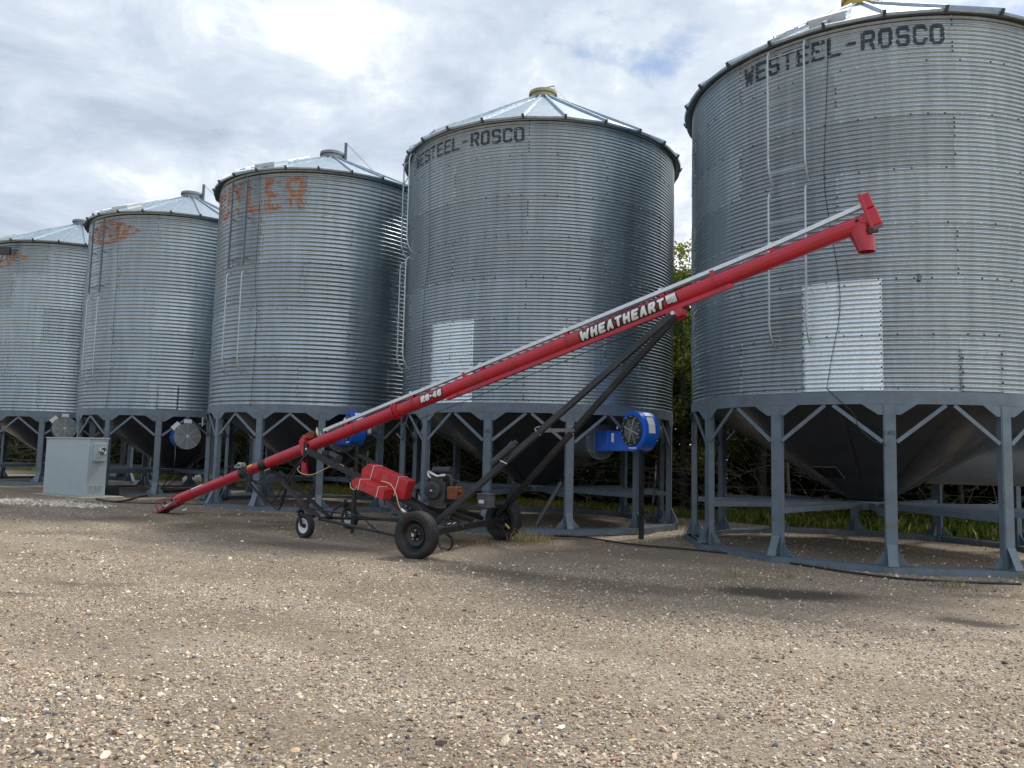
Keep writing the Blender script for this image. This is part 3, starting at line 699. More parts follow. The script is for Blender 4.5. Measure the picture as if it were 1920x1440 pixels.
def emblem(k, a_right, zc, w, h, root, letters, sd):
    B = BINS[k]; cell = .016
    us = np.arange(0, w, cell); vs = np.arange(-h/2, h/2, cell); UU, VV = np.meshgrid(us, vs)
    yy = np.abs(VV)/(h/2); lim = lambda s: (1-(UU/w*0+yy/s)**1.15)
    # pointed oval: half-height shrinks towards both tips
    x = np.abs(UU/w-.5)*2; outer = yy < (1-x**1.8); inner = yy < .62*(1-(x/.80)**1.8); inner &= x < .8
    msk = outer & ~inner
    lu, lv, tot = raster(letters, h*.44, w*.095, w*.022, .040, cell); lu = lu+w*.5-tot/2; lv = lv-h*.21
    u = np.concatenate([UU[msk], lu]); v = np.concatenate([VV[msk], lv]); n = fbm(u*7+sd, v*7, 5); kp = n > .41; u = u[kp]; v = v[kp]
    def fn(cu, cv): return wallpt(B, a_right-np.degrees((w-cu)/B['R']), zc+cv, .004)-np.array(worldloc(root))
    cellmesh('painted_emblem', u, v, cell, fn, MT['orange'], root)
emblem(2, -94.0, 7.60, 2.35, .70, R2_, 'BUTLER'[0:6], 2)
emblem(1, -92.0, 7.58, 2.35, .66, R1_, 'BUTLER', 8)
# shiny replacement sheets and access doors
B5, B4, B3, B2 = BINS[5], BINS[4], BINS[3], BINS[2]
cylpatch(B5, -131.2, -110.3, B5['zb']+.003, B5['zb']+2*B5['T'], .005, MT['galvnew'], 'patch_sheet', R5)
cylpatch(B4, -137.1, -116.3, B4['zb']+.003, B4['zb']+2*B4['T'], .005, MT['galvnew'], 'patch_sheet', R4)
cylpatch(B5, -91.3, -79.6, B5['zb']+.003, B5['zb']+.60, .014, MT['galv'], 'access_door', R5)
cylpatch(B2, -79, -67.5, B2['zb']+.01, B2['zb']+.66, .014, MT['galv'], 'access_door', R2_)
for k, root, pts in ((5, R5, [(1553, 75), (1549, 200), (1545, 335), (1556, 420), (1572, 520), (1574, 590), (1561, 660), (1550, 728)]),
                     (4, R4, [(806, 280), (805, 470), (796, 550), (792, 650), (786, 735), (784, 760)]),
                     (3, R3, [(487, 325), (486, 400), (479, 520), (481, 600), (473, 720), (469, 762)]),
                     (2, R2_, [(221, 408), (220, 500), (212, 620), (205, 720), (198, 765)])):
    m = MB(); m.tube(bez([hitcyl(k, px, py, .02) for px, py in pts], 5), .0045, 5)
    if k == 5: m.tube(bez([hitcyl(5, 1550, 728, .03), hitcyl(5, 1575, 752, .04), hitcyl(5, 1600, 775, .05), hitcyl(5, 1610, 800, .03), hitcyl(5, 1635, 825, .03), hitcyl(5, 1662, 835, .05)], 5), .006, 5)
    m.build('sensor_cable', MT['hose'], root)
q = hitcyl(1, 8, 470, .22); m = MB(); m.box(q, Vector((.34, .1, 0)), Vector((-.05, .17, 0)), UP*.24); m.bar(q, hitcyl(1, 8, 470, 0), .04, .04); m.tube(bez([q-UP*.1, q-UP*.35+Vector((-.1, 0, 0)), q-UP*.6+Vector((-.2, .1, 0))], 4), .012, 5); m.build('flood_light', MT['darkplastic'], R1_)
m = MB(); m.box(hitcyl(5, 1724.5, 521, .02), Vector((.05, 0, 0)), Vector((0, .03, 0)), UP*.07); m.build('clip', MT['steelblue'], R5)
# stencil on two legs
for k, leg_i, root in ((5, 8, R5), (4, 8, R4)):
    B = BINS[k]; a = B['leg0']+30*leg_i; H = .062
    u, v, tot = raster('S NRISE', H, .017, .004, .0022, .0022)
    er = Vector((cos(radians(a)), sin(radians(a)), 0)); et = Vector((-sin(radians(a)), cos(radians(a)), 0)); o0 = polar(B, a, B['R']+.018, 1.93)-worldloc(root)
    fn = lambda cu, cv: np.array(o0)[None]+np.outer(cu-tot/2, np.array(et))+np.outer(cv, np.array(UP))
    cellmesh('leg_stencil', u, v, .0022, fn, MT['decalblack'], root)
# hopper slot, aeration ducts
def cone_r(B, z): t = ((B['zb']-.03)-z)/((B['zb']-.03)-.86); return (B['R']-.035)*(1-t)+.27*t
m = MB()
zc = 1.30
for (a0, a1, z0, z1, mi, off) in ((-163, -137, 1.26, 1.43, 0, .014),):
    vs = []; n = 8
    for j, z in enumerate((z0, z1)):
        for i in range(n+1):
            a = a0+(a1-a0)*i/n; vs.append(polar(B5, a, cone_r(B5, z+ .0)+off, z))
    m.add(vs, [(i, i+1, n+1+i+1, n+1+i) for i in range(n)], 0)
    m.add([v+Vector((0, 0, .0)) for v in []], [])
    top = [polar(B5, a0+(a1-a0)*i/n, cone_r(B5, z1)+.05, z1+.015) for i in range(n+1)]
    m.tube(top, .012, 6, 1); m.tube([polar(B5, a0, cone_r(B5, z)+.03, z) for z in (z0, z1)], .012, 6, 1); m.tube([polar(B5, a1, cone_r(B5, z)+.03, z) for z in (z0, z1)], .012, 6, 1)
m.build('hopper_slot', [MT['dark'], MT['ductgrey']], R5)
def duct(B, root, a, r, zc, d0, d1, flange=True):
    o = Vector((B['c'][0], B['c'][1], zc)); a = Vector((a[0], a[1], 0)).normalized()
    m = MB(); m.lathe([(r, d0), (r, d1), (r*.1, d1)], o, a, 40)
    if flange: m.lathe([(r, d1-.012), (r+.07, d1-.012), (r+.07, d1+.012), (.01, d1+.012)], o, a, 40)
    dd = m.build('aeration_duct', MT['ductgrey'], root)
    b = MB()
    e1 = a.cross(UP)
    for i in range(8):
        t = i*pi/4+.2; p = o+a*(d1+.012)+(e1*cos(t)+UP*sin(t))*(r+.035); b.box(p, a*.02, e1*.025, UP*.025)
    if flange: b.build('flange_bolts', MT['boltlight'], dd)
# wide round duct on the nearest bin, pointing to the right
q0 = ZD(1900, 830, 12.6)
duct(B5, R5, (.97, -.24), .47, 1.66, .9, 3.9, False)
duct(B4, R4, (.5, -.866), .31, 1.84, .6, 2.47)
duct(B3, R3, (.46, -.888), .31, 1.86, .6, 2.25)

# ------------------------------------------------------------------ aeration fans
def scroll_fan(B, a, D0, e, zduct, label):
    a = Vector((a[0], a[1], 0)).normalized(); ax = Vector((a.y, -a.x, 0)); ax = -ax if ax.x > 0 else ax   # inlet side faces left
    o = Vector((B['c'][0], B['c'][1], zduct)) + a*D0
    C = o + a*e + UP*.19; th = .33; r = .385
    root = empty('aeration_fan', (C.x, C.y, float(zg(C.x, C.y))), label, 'fan', 'blue centrifugal fans bolted to the bins')
    m = MB(); n = 28; out = []
    for i in range(n+1):      # scroll from the duct's top round to its floor
        t = radians(140)-radians(230)*i/n-0
        rr = r*(.93+.10*i/n)
        out.append(C + a*(cos(t)*rr) + UP*(sin(t)*rr))
    floor = C.z-r*1.0
    top = zduct+.185
    out2 = out + [C - a*.05 + UP*(floor-C.z), C - a*(e*.62) + UP*(floor-C.z), C - a*(e*.62) + UP*(top-C.z), C-a*(r*.80)+UP*(top-C.z)]
    m.prism([p+ax*th/2 for p in out2], -ax*th)
    hs = m.build('housing', MT['blue'], root, ang=40, bevel=.008)
    m = MB(); m.box(o+a*(e*.19)+UP*(.0), a*(e*.40), ax*.36, UP*.40)
    m.build('transition_duct', MT['blue'], root, bevel=.006)
    m = MB(); m.box(o+a*.035, a*.05, ax*.46, UP*.50); m.build('adapter_flange', MT['ductgrey'], root, bevel=.004)
    fc = C+ax*(th/2); m = MB()
    m.lathe([(.235, 0), (.29, 0), (.29, .03), (.235, .03)], fc, ax, 36, closed=True)
    e1 = ax.cross(UP)
    for i in range(12):
        t = i*pi/6; m.box(fc+ax*.035+(e1*cos(t)+UP*sin(t))*.262, ax*.02, e1*.022, UP*.022, 1)
    rg = m.build('inlet_ring', [MT['darkplastic'], MT['boltlight']], hs)
    m = MB()
    for i in range(1, 8): m.lathe([(.235*i/8-.003, .012), (.235*i/8+.003, .012), (.235*i/8+.003, .018), (.235*i/8-.003, .018)], fc, ax, 30, closed=True)
    for i in range(4):
        t = radians(45*i+20); d = e1*cos(t)+UP*sin(t); m.bar(fc+ax*.024-d*.236, fc+ax*.024+d*.236, .008 if i % 2 else .022, .006, ax)
    m.build('inlet_grille', MT['grille'], hs)
    m = MB(); m.lathe([(.001, .005), (.232, .005), (.234, .006)], fc, ax, 30); m.build('inlet_throat', MT['dark'], hs)
    m = MB(); mo = C-ax*(th/2+.16); m.lathe([(.001, -.16), (.12, -.16), (.125, -.10), (.125, .12), (.06, .16)], mo, ax, 28); m.box(mo+UP*.17+a*.02, ax*.2, a*.2, UP*.16, 1)
    m.build('motor', [MT['ductgrey'], MT['steelblue']], root)
    m = MB()      # labels on the rim and housing side
    for ang, w in ((28, .10), (5, .11), (52, .07)):
        t = radians(ang); d = a*cos(t)+UP*sin(t); tg = -a*sin(t)+UP*cos(t)
        m.box(C+d*(r*.985), d*.006, ax*.15, tg*w*1.5)
    for du, dz, w, h in ((-.60, -.10, .07, .17), (-.22, -.02, .08, .06), (-.45, .09, .03, .05), (.02, -.295, .22, .028)):
        m.box(C+a*du*.95+UP*(dz-.03)+ax*(th/2+.002+(.014 if du < -.3 else 0)), a*w, ax*.004, UP*h)
    m.build('sticker', MT['decalwhite'], hs)
    m = MB(); b0 = C+UP*(-r); g0 = float(zg(C.x, C.y))
    p = Vector((C.x+ax.x*-.08, C.y, 0)); m.box(Vector((C.x, C.y, (b0.z+g0)/2+.0))-ax*.06+a*.02, a*.07, ax*.07, UP*(b0.z-g0+.02))
    m.build('support_post', MT['black'], root)
    m = MB(); cbp = C-ax*.30+UP*(-.05)-a*.05
    m.box(cbp+a*.1, ax*.09, a*.16, UP*.22); m.build('junction_box', MT['steelblue'], root, bevel=.005)
    m = MB(); m.box(cbp+a*.1+a*.085, a*.006, ax*.08, UP*.12); m.build('label_plate', MT['decalwhite'], root)
    return C, ax, a
F4 = scroll_fan(B4, (.5, -.866), 2.47, 1.2, 1.84, 'blue fan with labels beside the post under the centre right bin')
F3 = scroll_fan(B3, (.46, -.888), 2.25, 1.02, 1.86, 'blue fan partly hidden behind the red auger tube')
def axial_fan(k, px, py, label, d=2.98):
    B = BINS[k]; c = Vector((B['c'][0], B['c'][1], 0)); best = None
    for i in range(-120, 0):
        a = Vector((cos(radians(i)), sin(radians(i)), 0)); P = c+a*d; x = 960+FPX*((P-CO).dot(CR))/((P-CO).dot(CF))
        if best is None or abs(x-px) < best[0]: best = (abs(x-px), a, P)
    a = best[1]; P = best[2]; q = ray(px, py); P.z = CAMH+q.z*(P.y/q.y); ax = Vector((a.x*cos(radians(7))-a.y*sin(radians(7)), a.x*sin(radians(7))+a.y*cos(radians(7)), 0)); r = .345; e1 = -ax.cross(UP)
    root = empty('aeration_fan', (P.x, P.y, float(zg(P.x, P.y))), label, 'fan', 'round grille fans on the far bins')
    m = MB(); m.lathe([(r-.05, -.9), (r+.02, -.40), (r+.02, -.02)], P, ax, 40, 0); m.lathe([(r+.022, -.03), (r+.03, .0), (r+.01, .01), (r-.005, .0)], P, ax, 40, 1); m.build('shroud', [MT['blue'], MT['darkplastic']], root)
    m = MB(); m.lathe([(.001, -.10), (r-.01, -.08), (r-.01, 0)], P, ax, 40); m.build('throat', MT['dark'], root)
    m = MB()
    for i in range(1, 17): m.lathe([(r*i/16-.0055, .018), (r*i/16+.0055, .018), (r*i/16+.0055, .026), (r*i/16-.0055, .026)], P, ax, 36, closed=True)
    for i in range(4):
        t = radians(45*i); dd = e1*cos(t)+UP*sin(t); m.bar(P+ax*.032-dd*(r+.02), P+ax*.032+dd*(r+.02), .012, .008, ax)
    m.build('grille', MT['grille'], root)
    m = MB(); m.lathe([(.001, .05), (.03, .05), (.035, .035)], P, ax, 16); m.build('hub', MT['white'], root)
    m = MB(); m.box(P+e1*-(r+.06)*.75+UP*(r+.03)*.72-ax*.03+e1*0, (e1*.7+UP*.7)*.24, (e1*-.7+UP*.7)*.16, ax*.02); m.box(P+UP*(r+.07)-ax*.03, e1*.20, UP*.11, ax*.02); m.build('sticker', MT['decalwhite'], root)
    m = MB(); m.tube([P+e1*(r+.04)+UP*(r-.05), P+e1*(r+.04)+UP*(r+.20)], .022, 8); m.bar(P+e1*(r-.06)+UP*(r+.02), P+e1*(r+.12)+UP*(r+.02), .03, .03); m.build('valve', MT['alu'], root)
    return P, e1
X2 = axial_fan(2, 343, 818, 'round grilled fan under the bin right of the grey cabinet')
X1 = axial_fan(1, 112, 803, 'round grilled fan showing above the grey cabinet')

# ------------------------------------------------------------------ the grain auger
AX0, AX1 = (342, 933.2), (1632, 413.0)
def T(px, t=0.0, up=0.0):            # point on the tube's axis below picture column px
    f = (px-AX0[0])/(AX1[0]-AX0[0]); p = U(px, AX0[1]+(AX1[1]-AX0[1])*f, 0)
    return p + AN3*t + TU*up
_a = U(*AX0); _b = U(*AX1); TD = (_b-_a).normalized(); TU = AN3.cross(TD).normalized()
if TU.z < 0: TU = -TU
aug = empty('grain_auger', (-.7, 13.0, float(zg(-.7, 13))), 'long red wheeled auger leaning up to the right in front of the bins', 'auger')
tube = MB()
r1, r2 = .104, .113
tube.lathe([(r1, 0), (r1, (T(455)-T(335)).length)], T(335), TD, 40)
tube.lathe([(r1+.006, 0), (r1+.006, (T(364)-T(335)).length)], T(335), TD, 40)
tube.lathe([(r1, 0), (r1, (T(492)-T(466)).length)], T(466), TD, 40)
def rings(mb, pa, pb, r, seg=44, mi=0, ends=True):
    L_ = (pb-pa).length; n = max(2, int(L_/.6))
    pr = [(r, L_*i/n) for i in range(n+1)]
    if ends: pr = [(r*.2, 0)] + pr + [(r*.2, L_)]
    mb.lathe(pr, pa, TD, seg, mi)
rings(tube, T(504), T(1626), r2)
for px in (669, 778, 1066): rings(tube, T(px), T(px+4), r2+.003)
tb = tube.build('auger_tube', MT['red'], aug)
m = MB(); rings(m, T(454), T(468), r1+.012); m.build('tube_clamp', MT['black'], tb)
m = MB(); rings(m, T(490), T(505), r1+.004); m.build('inner_sleeve', MT['black'], tb)
m = MB()
for px in (741, 746.5): rings(m, T(px), T(px+2.4), r2+.035)
for i in range(10):
    t = i*pi/5; d = AN3*cos(t)+TU*sin(t); m.tube([T(741)+d*(r2+.022)-TD*.02, T(749)+d*(r2+.022)+TD*.02], .009, 6)
m.build('tube_flange', MT['red'], tb)
# rail under the tube
m = MB(); pa, pb = T(846, -.045, -r2-.020), T(1366, -.045, -r2-.020)
m.bar(pa, pb, .012, .062, AN3.cross(TD)); m.bar(pa+AN3*.03-TU*.028, pb+AN3*.03-TU*.028, .06, .010, TU)
m.bar(T(846, 0, -r2-.006), T(1366, 0, -r2-.006), .05, .02, TU)
m.bar(T(838, -.04, -r2-.03), T(858, -.04, -r2-.03), .07, .05, TU); m.bar(T(1358, -.04, -r2-.03), T(1370, -.04, -r2-.03), .08, .05, TU)
m.build('stiffener_rail', MT['red'], tb)
# intake cage with exposed flighting
m = MB(); L0 = (T(335)-T(300)).length
for ang in (60, 120, -70, -110):
    d = AN3*cos(radians(ang))+TU*sin(radians(ang)); m.tube([T(338)+d*(r1+.012), T(303)+d*(r1+.03)], .011, 6)
for px, rr in ((303, .135), (312, .125)):
    m.tube([T(px)+(AN3*cos(t)+TU*sin(t))*rr for t in np.linspace(radians(50), radians(-230), 14)], .010, 6)
m.prism([T(333, -.11, -.11), T(299, -.12, -.15), T(299, .12, -.15), T(333, .11, -.11)], TU*.012)
m.prism([T(347, -.115, -.02), T(297, -.13, -.125), T(299, -.13, -.155), T(347, -.115, -.07)], AN3*.012)
m.prism([T(347, .105, -.02), T(297, .12, -.125), T(299, .12, -.155), T(347, .105, -.07)], AN3*.012)
m.prism([T(300, -.2, -.13), T(292, -.2, -.135), T(300, .2, -.15)], TU*.01)
cage = m.build('intake_guard', MT['red_dull'], aug)
m = MB(); p0 = T(306, 0, -.02); vs = []; n = 60; Lf = (T(340)-p0).length
for i in range(n+1):
    th = i/n*2*pi*2.6; c0 = p0+TD*(Lf*i/n); d = AN3*cos(th)+TU*sin(th); vs += [c0+d*.02, c0+d*.088, c0+d*.088+TD*.006, c0+d*.02+TD*.006]
fs = []
for i in range(n):
    for j in range(4): a_ = i*4+j; b_ = i*4+(j+1) % 4; fs.append((a_, b_, b_+4, a_+4))
m.add(vs, fs); m.tube([p0-TD*.04, p0+TD*Lf], .022, 10); m.build('flighting', MT['chrome'], cage)
m = MB(); pts = [(AN3*cos(t)+TU*sin(t))*(r1+.002) for t in np.linspace(radians(95), radians(140), 5)]
a_, b_ = T(356), T(385); 
vs = [a_+p for p in pts]+[b_+p for p in pts]; m.add(vs, [(i, i+1, 6+i, 5+i) for i in range(4)]); m.build('warning_strip', MT['decalwhite'], tb)
# yellow label
m = MB(); pts = [(AN3*cos(t)+TU*sin(t))*(r1+.003) for t in np.linspace(radians(95), radians(150), 5)]
a_, b_ = T(470), T(479); m.add([a_+p for p in pts]+[b_+p for p in pts], [(i, i+1, 6+i, 5+i) for i in range(4)]); m.build('yellow_sticker', MT['yellow'], tb)
# belt guard channel
def chan(mb, pxs, ups, w=.085, h=.052, mi=0):
    pts = [T(px, -.01, u) for px, u in zip(pxs, ups)]
    for a_, b_ in zip(pts[:-1], pts[1:]):
        d = (b_-a_).normalized(); u = AN3.cross(d).normalized(); u = u if u.z > 0 else -u
        mb.bar(a_+u*h/2, b_+u*h/2, w, .004, u, mi); mb.bar(a_-AN3*w/2, b_-AN3*w/2, .004, h, u, mi); mb.bar(a_+AN3*w/2, b_+AN3*w/2, .004, h, u, mi)
m = MB(); chan(m, [613, 1456], [r2+.062, r2+.068]); g1 = m.build('belt_guard', MT['galvtrim'], aug)
m = MB(); chan(m, [1452, 1634], [r2+.070, r2+.108], .078, .055); m.build('belt_guard_extension', MT['galvtrim'], g1)
for px in (654, 777, 908, 1067, 1247, 1454):
    m = MB(); p = T(px); m.box(p+TU*(r2+.02)-AN3*.03, TD*.07, AN3*.012, TU*.10); m.box(p+TU*(r2+.02)+AN3*.03, TD*.07, AN3*.012, TU*.10); m.box(p+TU*(r2+.085)-AN3*.047, TD*.05, AN3*.006, TU*.07, 1)
    m.build('guard_clip', [MT['red'], MT['galvtrim']], g1)
m = MB()
for px in (876, 1342):
    p = T(px); m.box(p+TU*(r2+.02)-AN3*.045, TD*.06, AN3*.02, TU*.10)
m.build('tube_lug', MT['red'], tb)
# head
hp = T(1630); m = MB()
m.box(hp+TU*.105+TD*.0, TD*.05, AN3*.27, TU*.50); hb_ = m.build('drive_cover', MT['red'], aug, bevel=.012)
m = MB(); m.box(hp+TU*.235+TD*.06, TD*.12, AN3*.235, TU*.215); m.box(hp+TU*.0+TD*.065, TD*.14, AN3*.245, TU*.245); m.box(hp-TU*.09-AN3*.0, TD*.2, AN3*.06, TU*.06)
m.build('cover_box', MT['red'], hb_, bevel=.02)
m = MB(); m.box(hp-TU*.155-AN3*.10-TD*.02, TD*.06, AN3*.05, TU*.09); m.box(hp-TU*.19-AN3*.08+TD*.03, TD*.05, AN3*.06, TU*.03); m.build('bearing', MT['darkplastic'], hb_)
sp_ = T(1612); bot = U(1625, 472, 0); m = MB()
def ringpts(c, rx, ry, n=28): return [c+AU3*(cos(2*pi*i/n)*rx)+AN3*(sin(2*pi*i/n)*ry) for i in range(n)]
R_ = [ringpts(sp_+AU3*.0-UP*.0, .155, .112), ringpts(sp_+AU3*.01-UP*.12, .150, .112), ringpts(bot+UP*.01, .112, .112), ringpts(bot, .112, .112), ringpts(bot, .106, .106), ringpts(bot+UP*.2, .106, .106)]
vs = [p for r in R_ for p in r]; n = 28; m.add(vs, [(i*n+k, (i+1)*n+k, (i+1)*n+(k+1) % n, i*n+(k+1) % n) for i in range(5) for k in range(n)])
m.add(R_[5], [tuple(range(n))], 1)
m.build('discharge_spout', [MT['red'], MT['dark']], aug)
m = MB(); 
for px in (1601, 1634): pass
m.tube([T(1608, -.112, .03), T(1612, -.135, .035)], .018, 8); m.build('spout_bolt', MT['darkplastic'], tb)

# lettering on the tube (white letters over a black outline)
def tubetext(text, px0, px1, H, ang0, name, Wd, half, gap, shear, cell=.0042, outline=.014, widths={}, grid=None):
    p0 = T(px0); Ls = (T(px1)-p0).length
    for pi_, (grow, off, mt) in enumerate(((outline, .0025, MT['decalblack']), (0, .0050, MT['decalwhite']))):
        u, v, tot = raster(text, H, Wd, gap, half, cell, shear=shear, grow=grow, widths=widths)
        k = Ls/(tot+abs(shear)*H)
        def fn(cu, cv, k=k, off=off):
            th = ang0 - (cv-H/2)/r2; rr = r2+off
            base = np.array(p0)[None]+np.outer(cu*k, np.array(TD))
            # th measured from the sideways (camera) direction towards the top
            return base + np.outer(np.cos(th)*rr, -np.array(AN3)) + np.outer(-np.sin(th)*rr, np.array(TU)) - np.array(worldloc(tb))
        cellmesh(name, u, v, cell*1.12, fn, mt, tb)
tubetext('WHEATHEART', 1090, 1251, .158, radians(10), 'lettering', .118, .0205, .030, .30, outline=.026, widths={'W': 1.45})
tubetext('R8-46', 795, 835, .112, radians(2), 'model_lettering', .088, .018, .014, .22, outline=.02, widths={'-': .55})
# square emblem of a grain field
def sq():
    p0 = T(1253); cell = .0042; S_ = .150; us = np.arange(0, S_*1.2, cell); vs = np.arange(0, S_, cell); UU, VV = np.meshgrid(us, vs); x = UU/(S_*1.2); y = VV/S_
    dark = (x > .88) | (y < .05)
    for k_ in range(5):     # curving furrows fanning to the lower left
        f = .10+.085*k_ + (x**1.5)*(.08+.14*k_)*(1 if k_ > 0 else .6); dark |= np.abs(y-f) < .022+.01*(k_ == 0)
    dark &= ~((y > .70) & (x < .86))
    for msk, off, mt in ((np.ones_like(dark), .0025, MT['decalblack']), (~dark & (y > .06) & (x > .03), .005, MT['decalwhite'])):
        def fn(cu, cv, off=off):
            th = radians(4)-(cv-S_/2)/r2; rr = r2+off
            return np.array(p0)[None]+np.outer(cu, np.array(TD))+np.outer(np.cos(th)*rr, -np.array(AN3))+np.outer(-np.sin(th)*rr, np.array(TU))-np.array(worldloc(tb))
        cellmesh('field_emblem', UU[msk], VV[msk], cell*1.1, fn, mt, tb)
sq()

# upper bracket and lift arms
m = MB(); bk = U(1264, 589, 0)
m.prism([U(1247, 586, -.10), U(1276, 575, -.10), U(1281, 589, -.10), U(1262, 598, -.10)], AN3*.012); m.prism([U(1247, 586, -.10)+AN3*.2, U(1276, 575, -.10)+AN3*.2, U(1281, 589, -.10)+AN3*.2, U(1262, 598, -.10)+AN3*.2], AN3*.012)
m.bar(U(1276, 582, -.12), U(1276, 582, -.12)+AN3*.26, .03, .09); m.build('arm_bracket', MT['red'], aug)
HN = G(782, 1049.5); HN.z += .34                     # near wheel centre
HF = G(948, 1011.5); HF.z += .34
HN = G(775, 1049)+UP*.34 + AN3*.06; HF = G(943, 1011)+UP*.34
AXD = (Vector((HF.x, HF.y, 0))-Vector((HN.x, HN.y, 0))).normalized()
WN = AN3                                              # wheel axle direction
armN0 = U(815, 983, -1.30); armF0 = U(934, 965, 1.10)
for t0, p0, nm in ((-.14, armN0, 0), (.10, armF0, 1)):
    m = MB(); p1 = U(1263 if nm == 0 else 1268, 588 if nm == 0 else 593, t0)
    m.bar(p0, p1, .085, .085, AN3); a = m.build('lift_arm', MT['black'], aug, bevel=.006)
    b = MB(); b.tube([p1-AN3*.06, p1+AN3*.06], .03, 12); b.build('pivot_pin', MT['boltlight'], a)
    if nm == 0: pN1 = p1
    else: pF1 = p1
def lerp(a, b, t): return a+(b-a)*t
tn = .46
m = MB(); cN = lerp(armN0, pN1, .452); cF = lerp(armF0, pF1, .472); m.bar(cN, cF, .06, .055, UP); m.build('cross_bar', MT['alu'], aug)
for c_ in (cN, cF):
    m = MB()
    for dz in (-.02, .05): m.tube(bez([c_+UP*.06-AN3*.03, c_-AU3*.07-AN3*.06+UP*.02, c_-UP*.07-AN3*.02], 4), .010, 6)
    m.build('u_bolt', MT['chrome'], aug)
m = MB(); q = lerp(armN0, pN1, .275); dd = (pN1-armN0).normalized(); upv = AN3.cross(dd); upv = upv if upv.z > 0 else -upv
m.tube([q+upv*.12-dd*.06, q+upv*.12+dd*.33], .058, 20); m.tube([q+upv*.12+dd*.33, q+upv*.12+dd*.40], .066, 20); m.tube([q+upv*.12+dd*.40, q+upv*.12+dd*.45], .045, 16)
can = m.build('document_canister', MT['darkplastic'], aug)
m = MB(); m.tube(bez([q+upv*.06+dd*.35-AN3*.05, q-AN3*.06+dd*.22+upv*.02, q-AN3*.05+dd*.08, q-AN3*.03-dd*.3], 5), .008, 6); m.tube(bez([q+upv*.05+dd*.1-AN3*.06, q-AN3*.06+dd*.15-upv*.06], 3), .010, 6, 1); m.build('wire', [MT['hose'], MT['chrome']], can)
# axle, wheels
m = MB(); m.bar(HN+AN3*.12, HF-AN3*.12, .09, .09, UP); axle = m.build('axle', MT['black'], aug)
def wheel(c, axd, R, w, rr, outer, rimmat, name, dish=.05, lugs=5):
    """axd points to the visible outer face"""
    root = tyre = None; a = Vector(axd).normalized(); h = w/2
    m = MB()
    pr = [(rr, -h*.75), (rr+.015, -h*.85), (rr+(R-rr)*.45, -h*1.05), (rr+(R-rr)*.78, -h*1.0), (R-.014, -h*.86), (R-.003, -h*.62), (R, -h*.2)]
    # tread grooves
    g = []
    for x in (-.45, 0, .45): g += [(R, (x-.06)*h*1.2), (R-.010, (x-.05)*h*1.2), (R-.010, (x+.05)*h*1.2), (R, (x+.06)*h*1.2)]
    pr = pr[:-1] + [(R, -h*.60)] + g + [(R, h*.60)] + [(r_, -x_) for r_, x_ in pr[:-1][::-1]]
    m.lathe(pr, c, a, 64)
    e1 = a.cross(UP).normalized(); 
    nb = int(2*pi*R/.045)
    for i in range(nb):       # shoulder blocks
        t = 2*pi*i/nb; d = e1*cos(t)+UP*sin(t); tg = -e1*sin(t)+UP*cos(t)
        for s in (-1, 1): m.box(c+d*(R-.0135)+a*(s*h*.76), d*.016, tg*.030, a*h*.26)
    ty = m.build(name, MT['rubber'], aug, ang=30)
    m = MB()
    m.lathe([(rr+.004, h*.80), (rr+.012, h*.86), (rr+.006, h*.90), (rr-.004, h*.82), (rr-.012, h*.55), (rr-.03, h*.30), (rr*.80, h*.30-dish*.3), (rr*.74, h*.38), (rr*.55, h*.30), (rr*.42, h*.1), (rr*.2, h*.1), (.001, h*.1)], c, a, 48)
    m.lathe([(rr, -h*.8), (rr-.01, -h*.4), (rr-.02, h*.3)], c, a, 40)
    rim = m.build('rim', rimmat, ty)
    m = MB()
    if lugs:
        m.lathe([(.045, h*.1), (.043, h*.75), (.03, h*.85), (.001, h*.88)], c, a, 24, 0)
        for i in range(lugs):
            t = 2*pi*i/lugs+.3; p = c+(e1*cos(t)+UP*sin(t))*.068+a*h*.28; m.tube([p-a*.03, p+a*.012], .011, 6, 1)
        m.lathe([(.022, h*.75), (.024, h*.98), (.001, h*1.02)], c, a, 16, 1)
    else: m.lathe([(.035, -h), (.035, h*.7), (.018, h*.9), (.001, h*.9)], c, a, 20, 0)
    m.build('hub', [MT['black'], MT['chrome']], rim)
    return ty
wheel(HN, -AN3, .34, .20, .212, True, MT['black'], 'wheel')
wheel(HF, -AN3, .34, .20, .212, True, MT['black'], 'wheel')
CN_ = G(571, 1008.5)+UP*.203; CFr = G(655, 991)+UP*.203
ca = (-AN3*.97+AU3*-.12).normalized()
wheel(CN_, ca, .203, .105, .113, True, MT['white'], 'caster_wheel', .02, 0)
wheel(CFr, ca, .203, .105, .113, True, MT['white'], 'caster_wheel', .02, 0)
m = MB()
def fork(c, top):
    b = MB(); s = -AN3*.075
    b.bar(c+s, top+s*.6, .028, .045, AN3); b.bar(c-s, top-s*.6, .028, .045, AN3); b.bar(top+s*.9, top-s*.9, .05, .04, UP); b.tube([top, top+UP*.10], .028, 12); b.tube([c+s*1.15, c-s*1.15], .012, 8)
    return b.build('caster_fork', MT['black'], aug)
fN = CN_ - AU3*.13+UP*.235; fF = CFr-AU3*.12+UP*.235
fork(CN_, fN); fork(CFr, fF)
def blk(name, segs, w=.05, rnd=False, mt='black', parent=aug):
    m = MB()
    for s_ in segs:
        s_ = [Vector(p) for p in s_]
        if rnd: m.tube(s_, w/2, 10)
        else:
            for a, b in zip(s_[:-1], s_[1:]): m.bar(a, b, w, w, UP)
    return m.build(name, MT[mt], parent)
tN = (CN_-Vector((AP.x, AP.y, 0))).dot(AN3); tF = (CFr-Vector((AP.x, AP.y, 0))).dot(AN3)
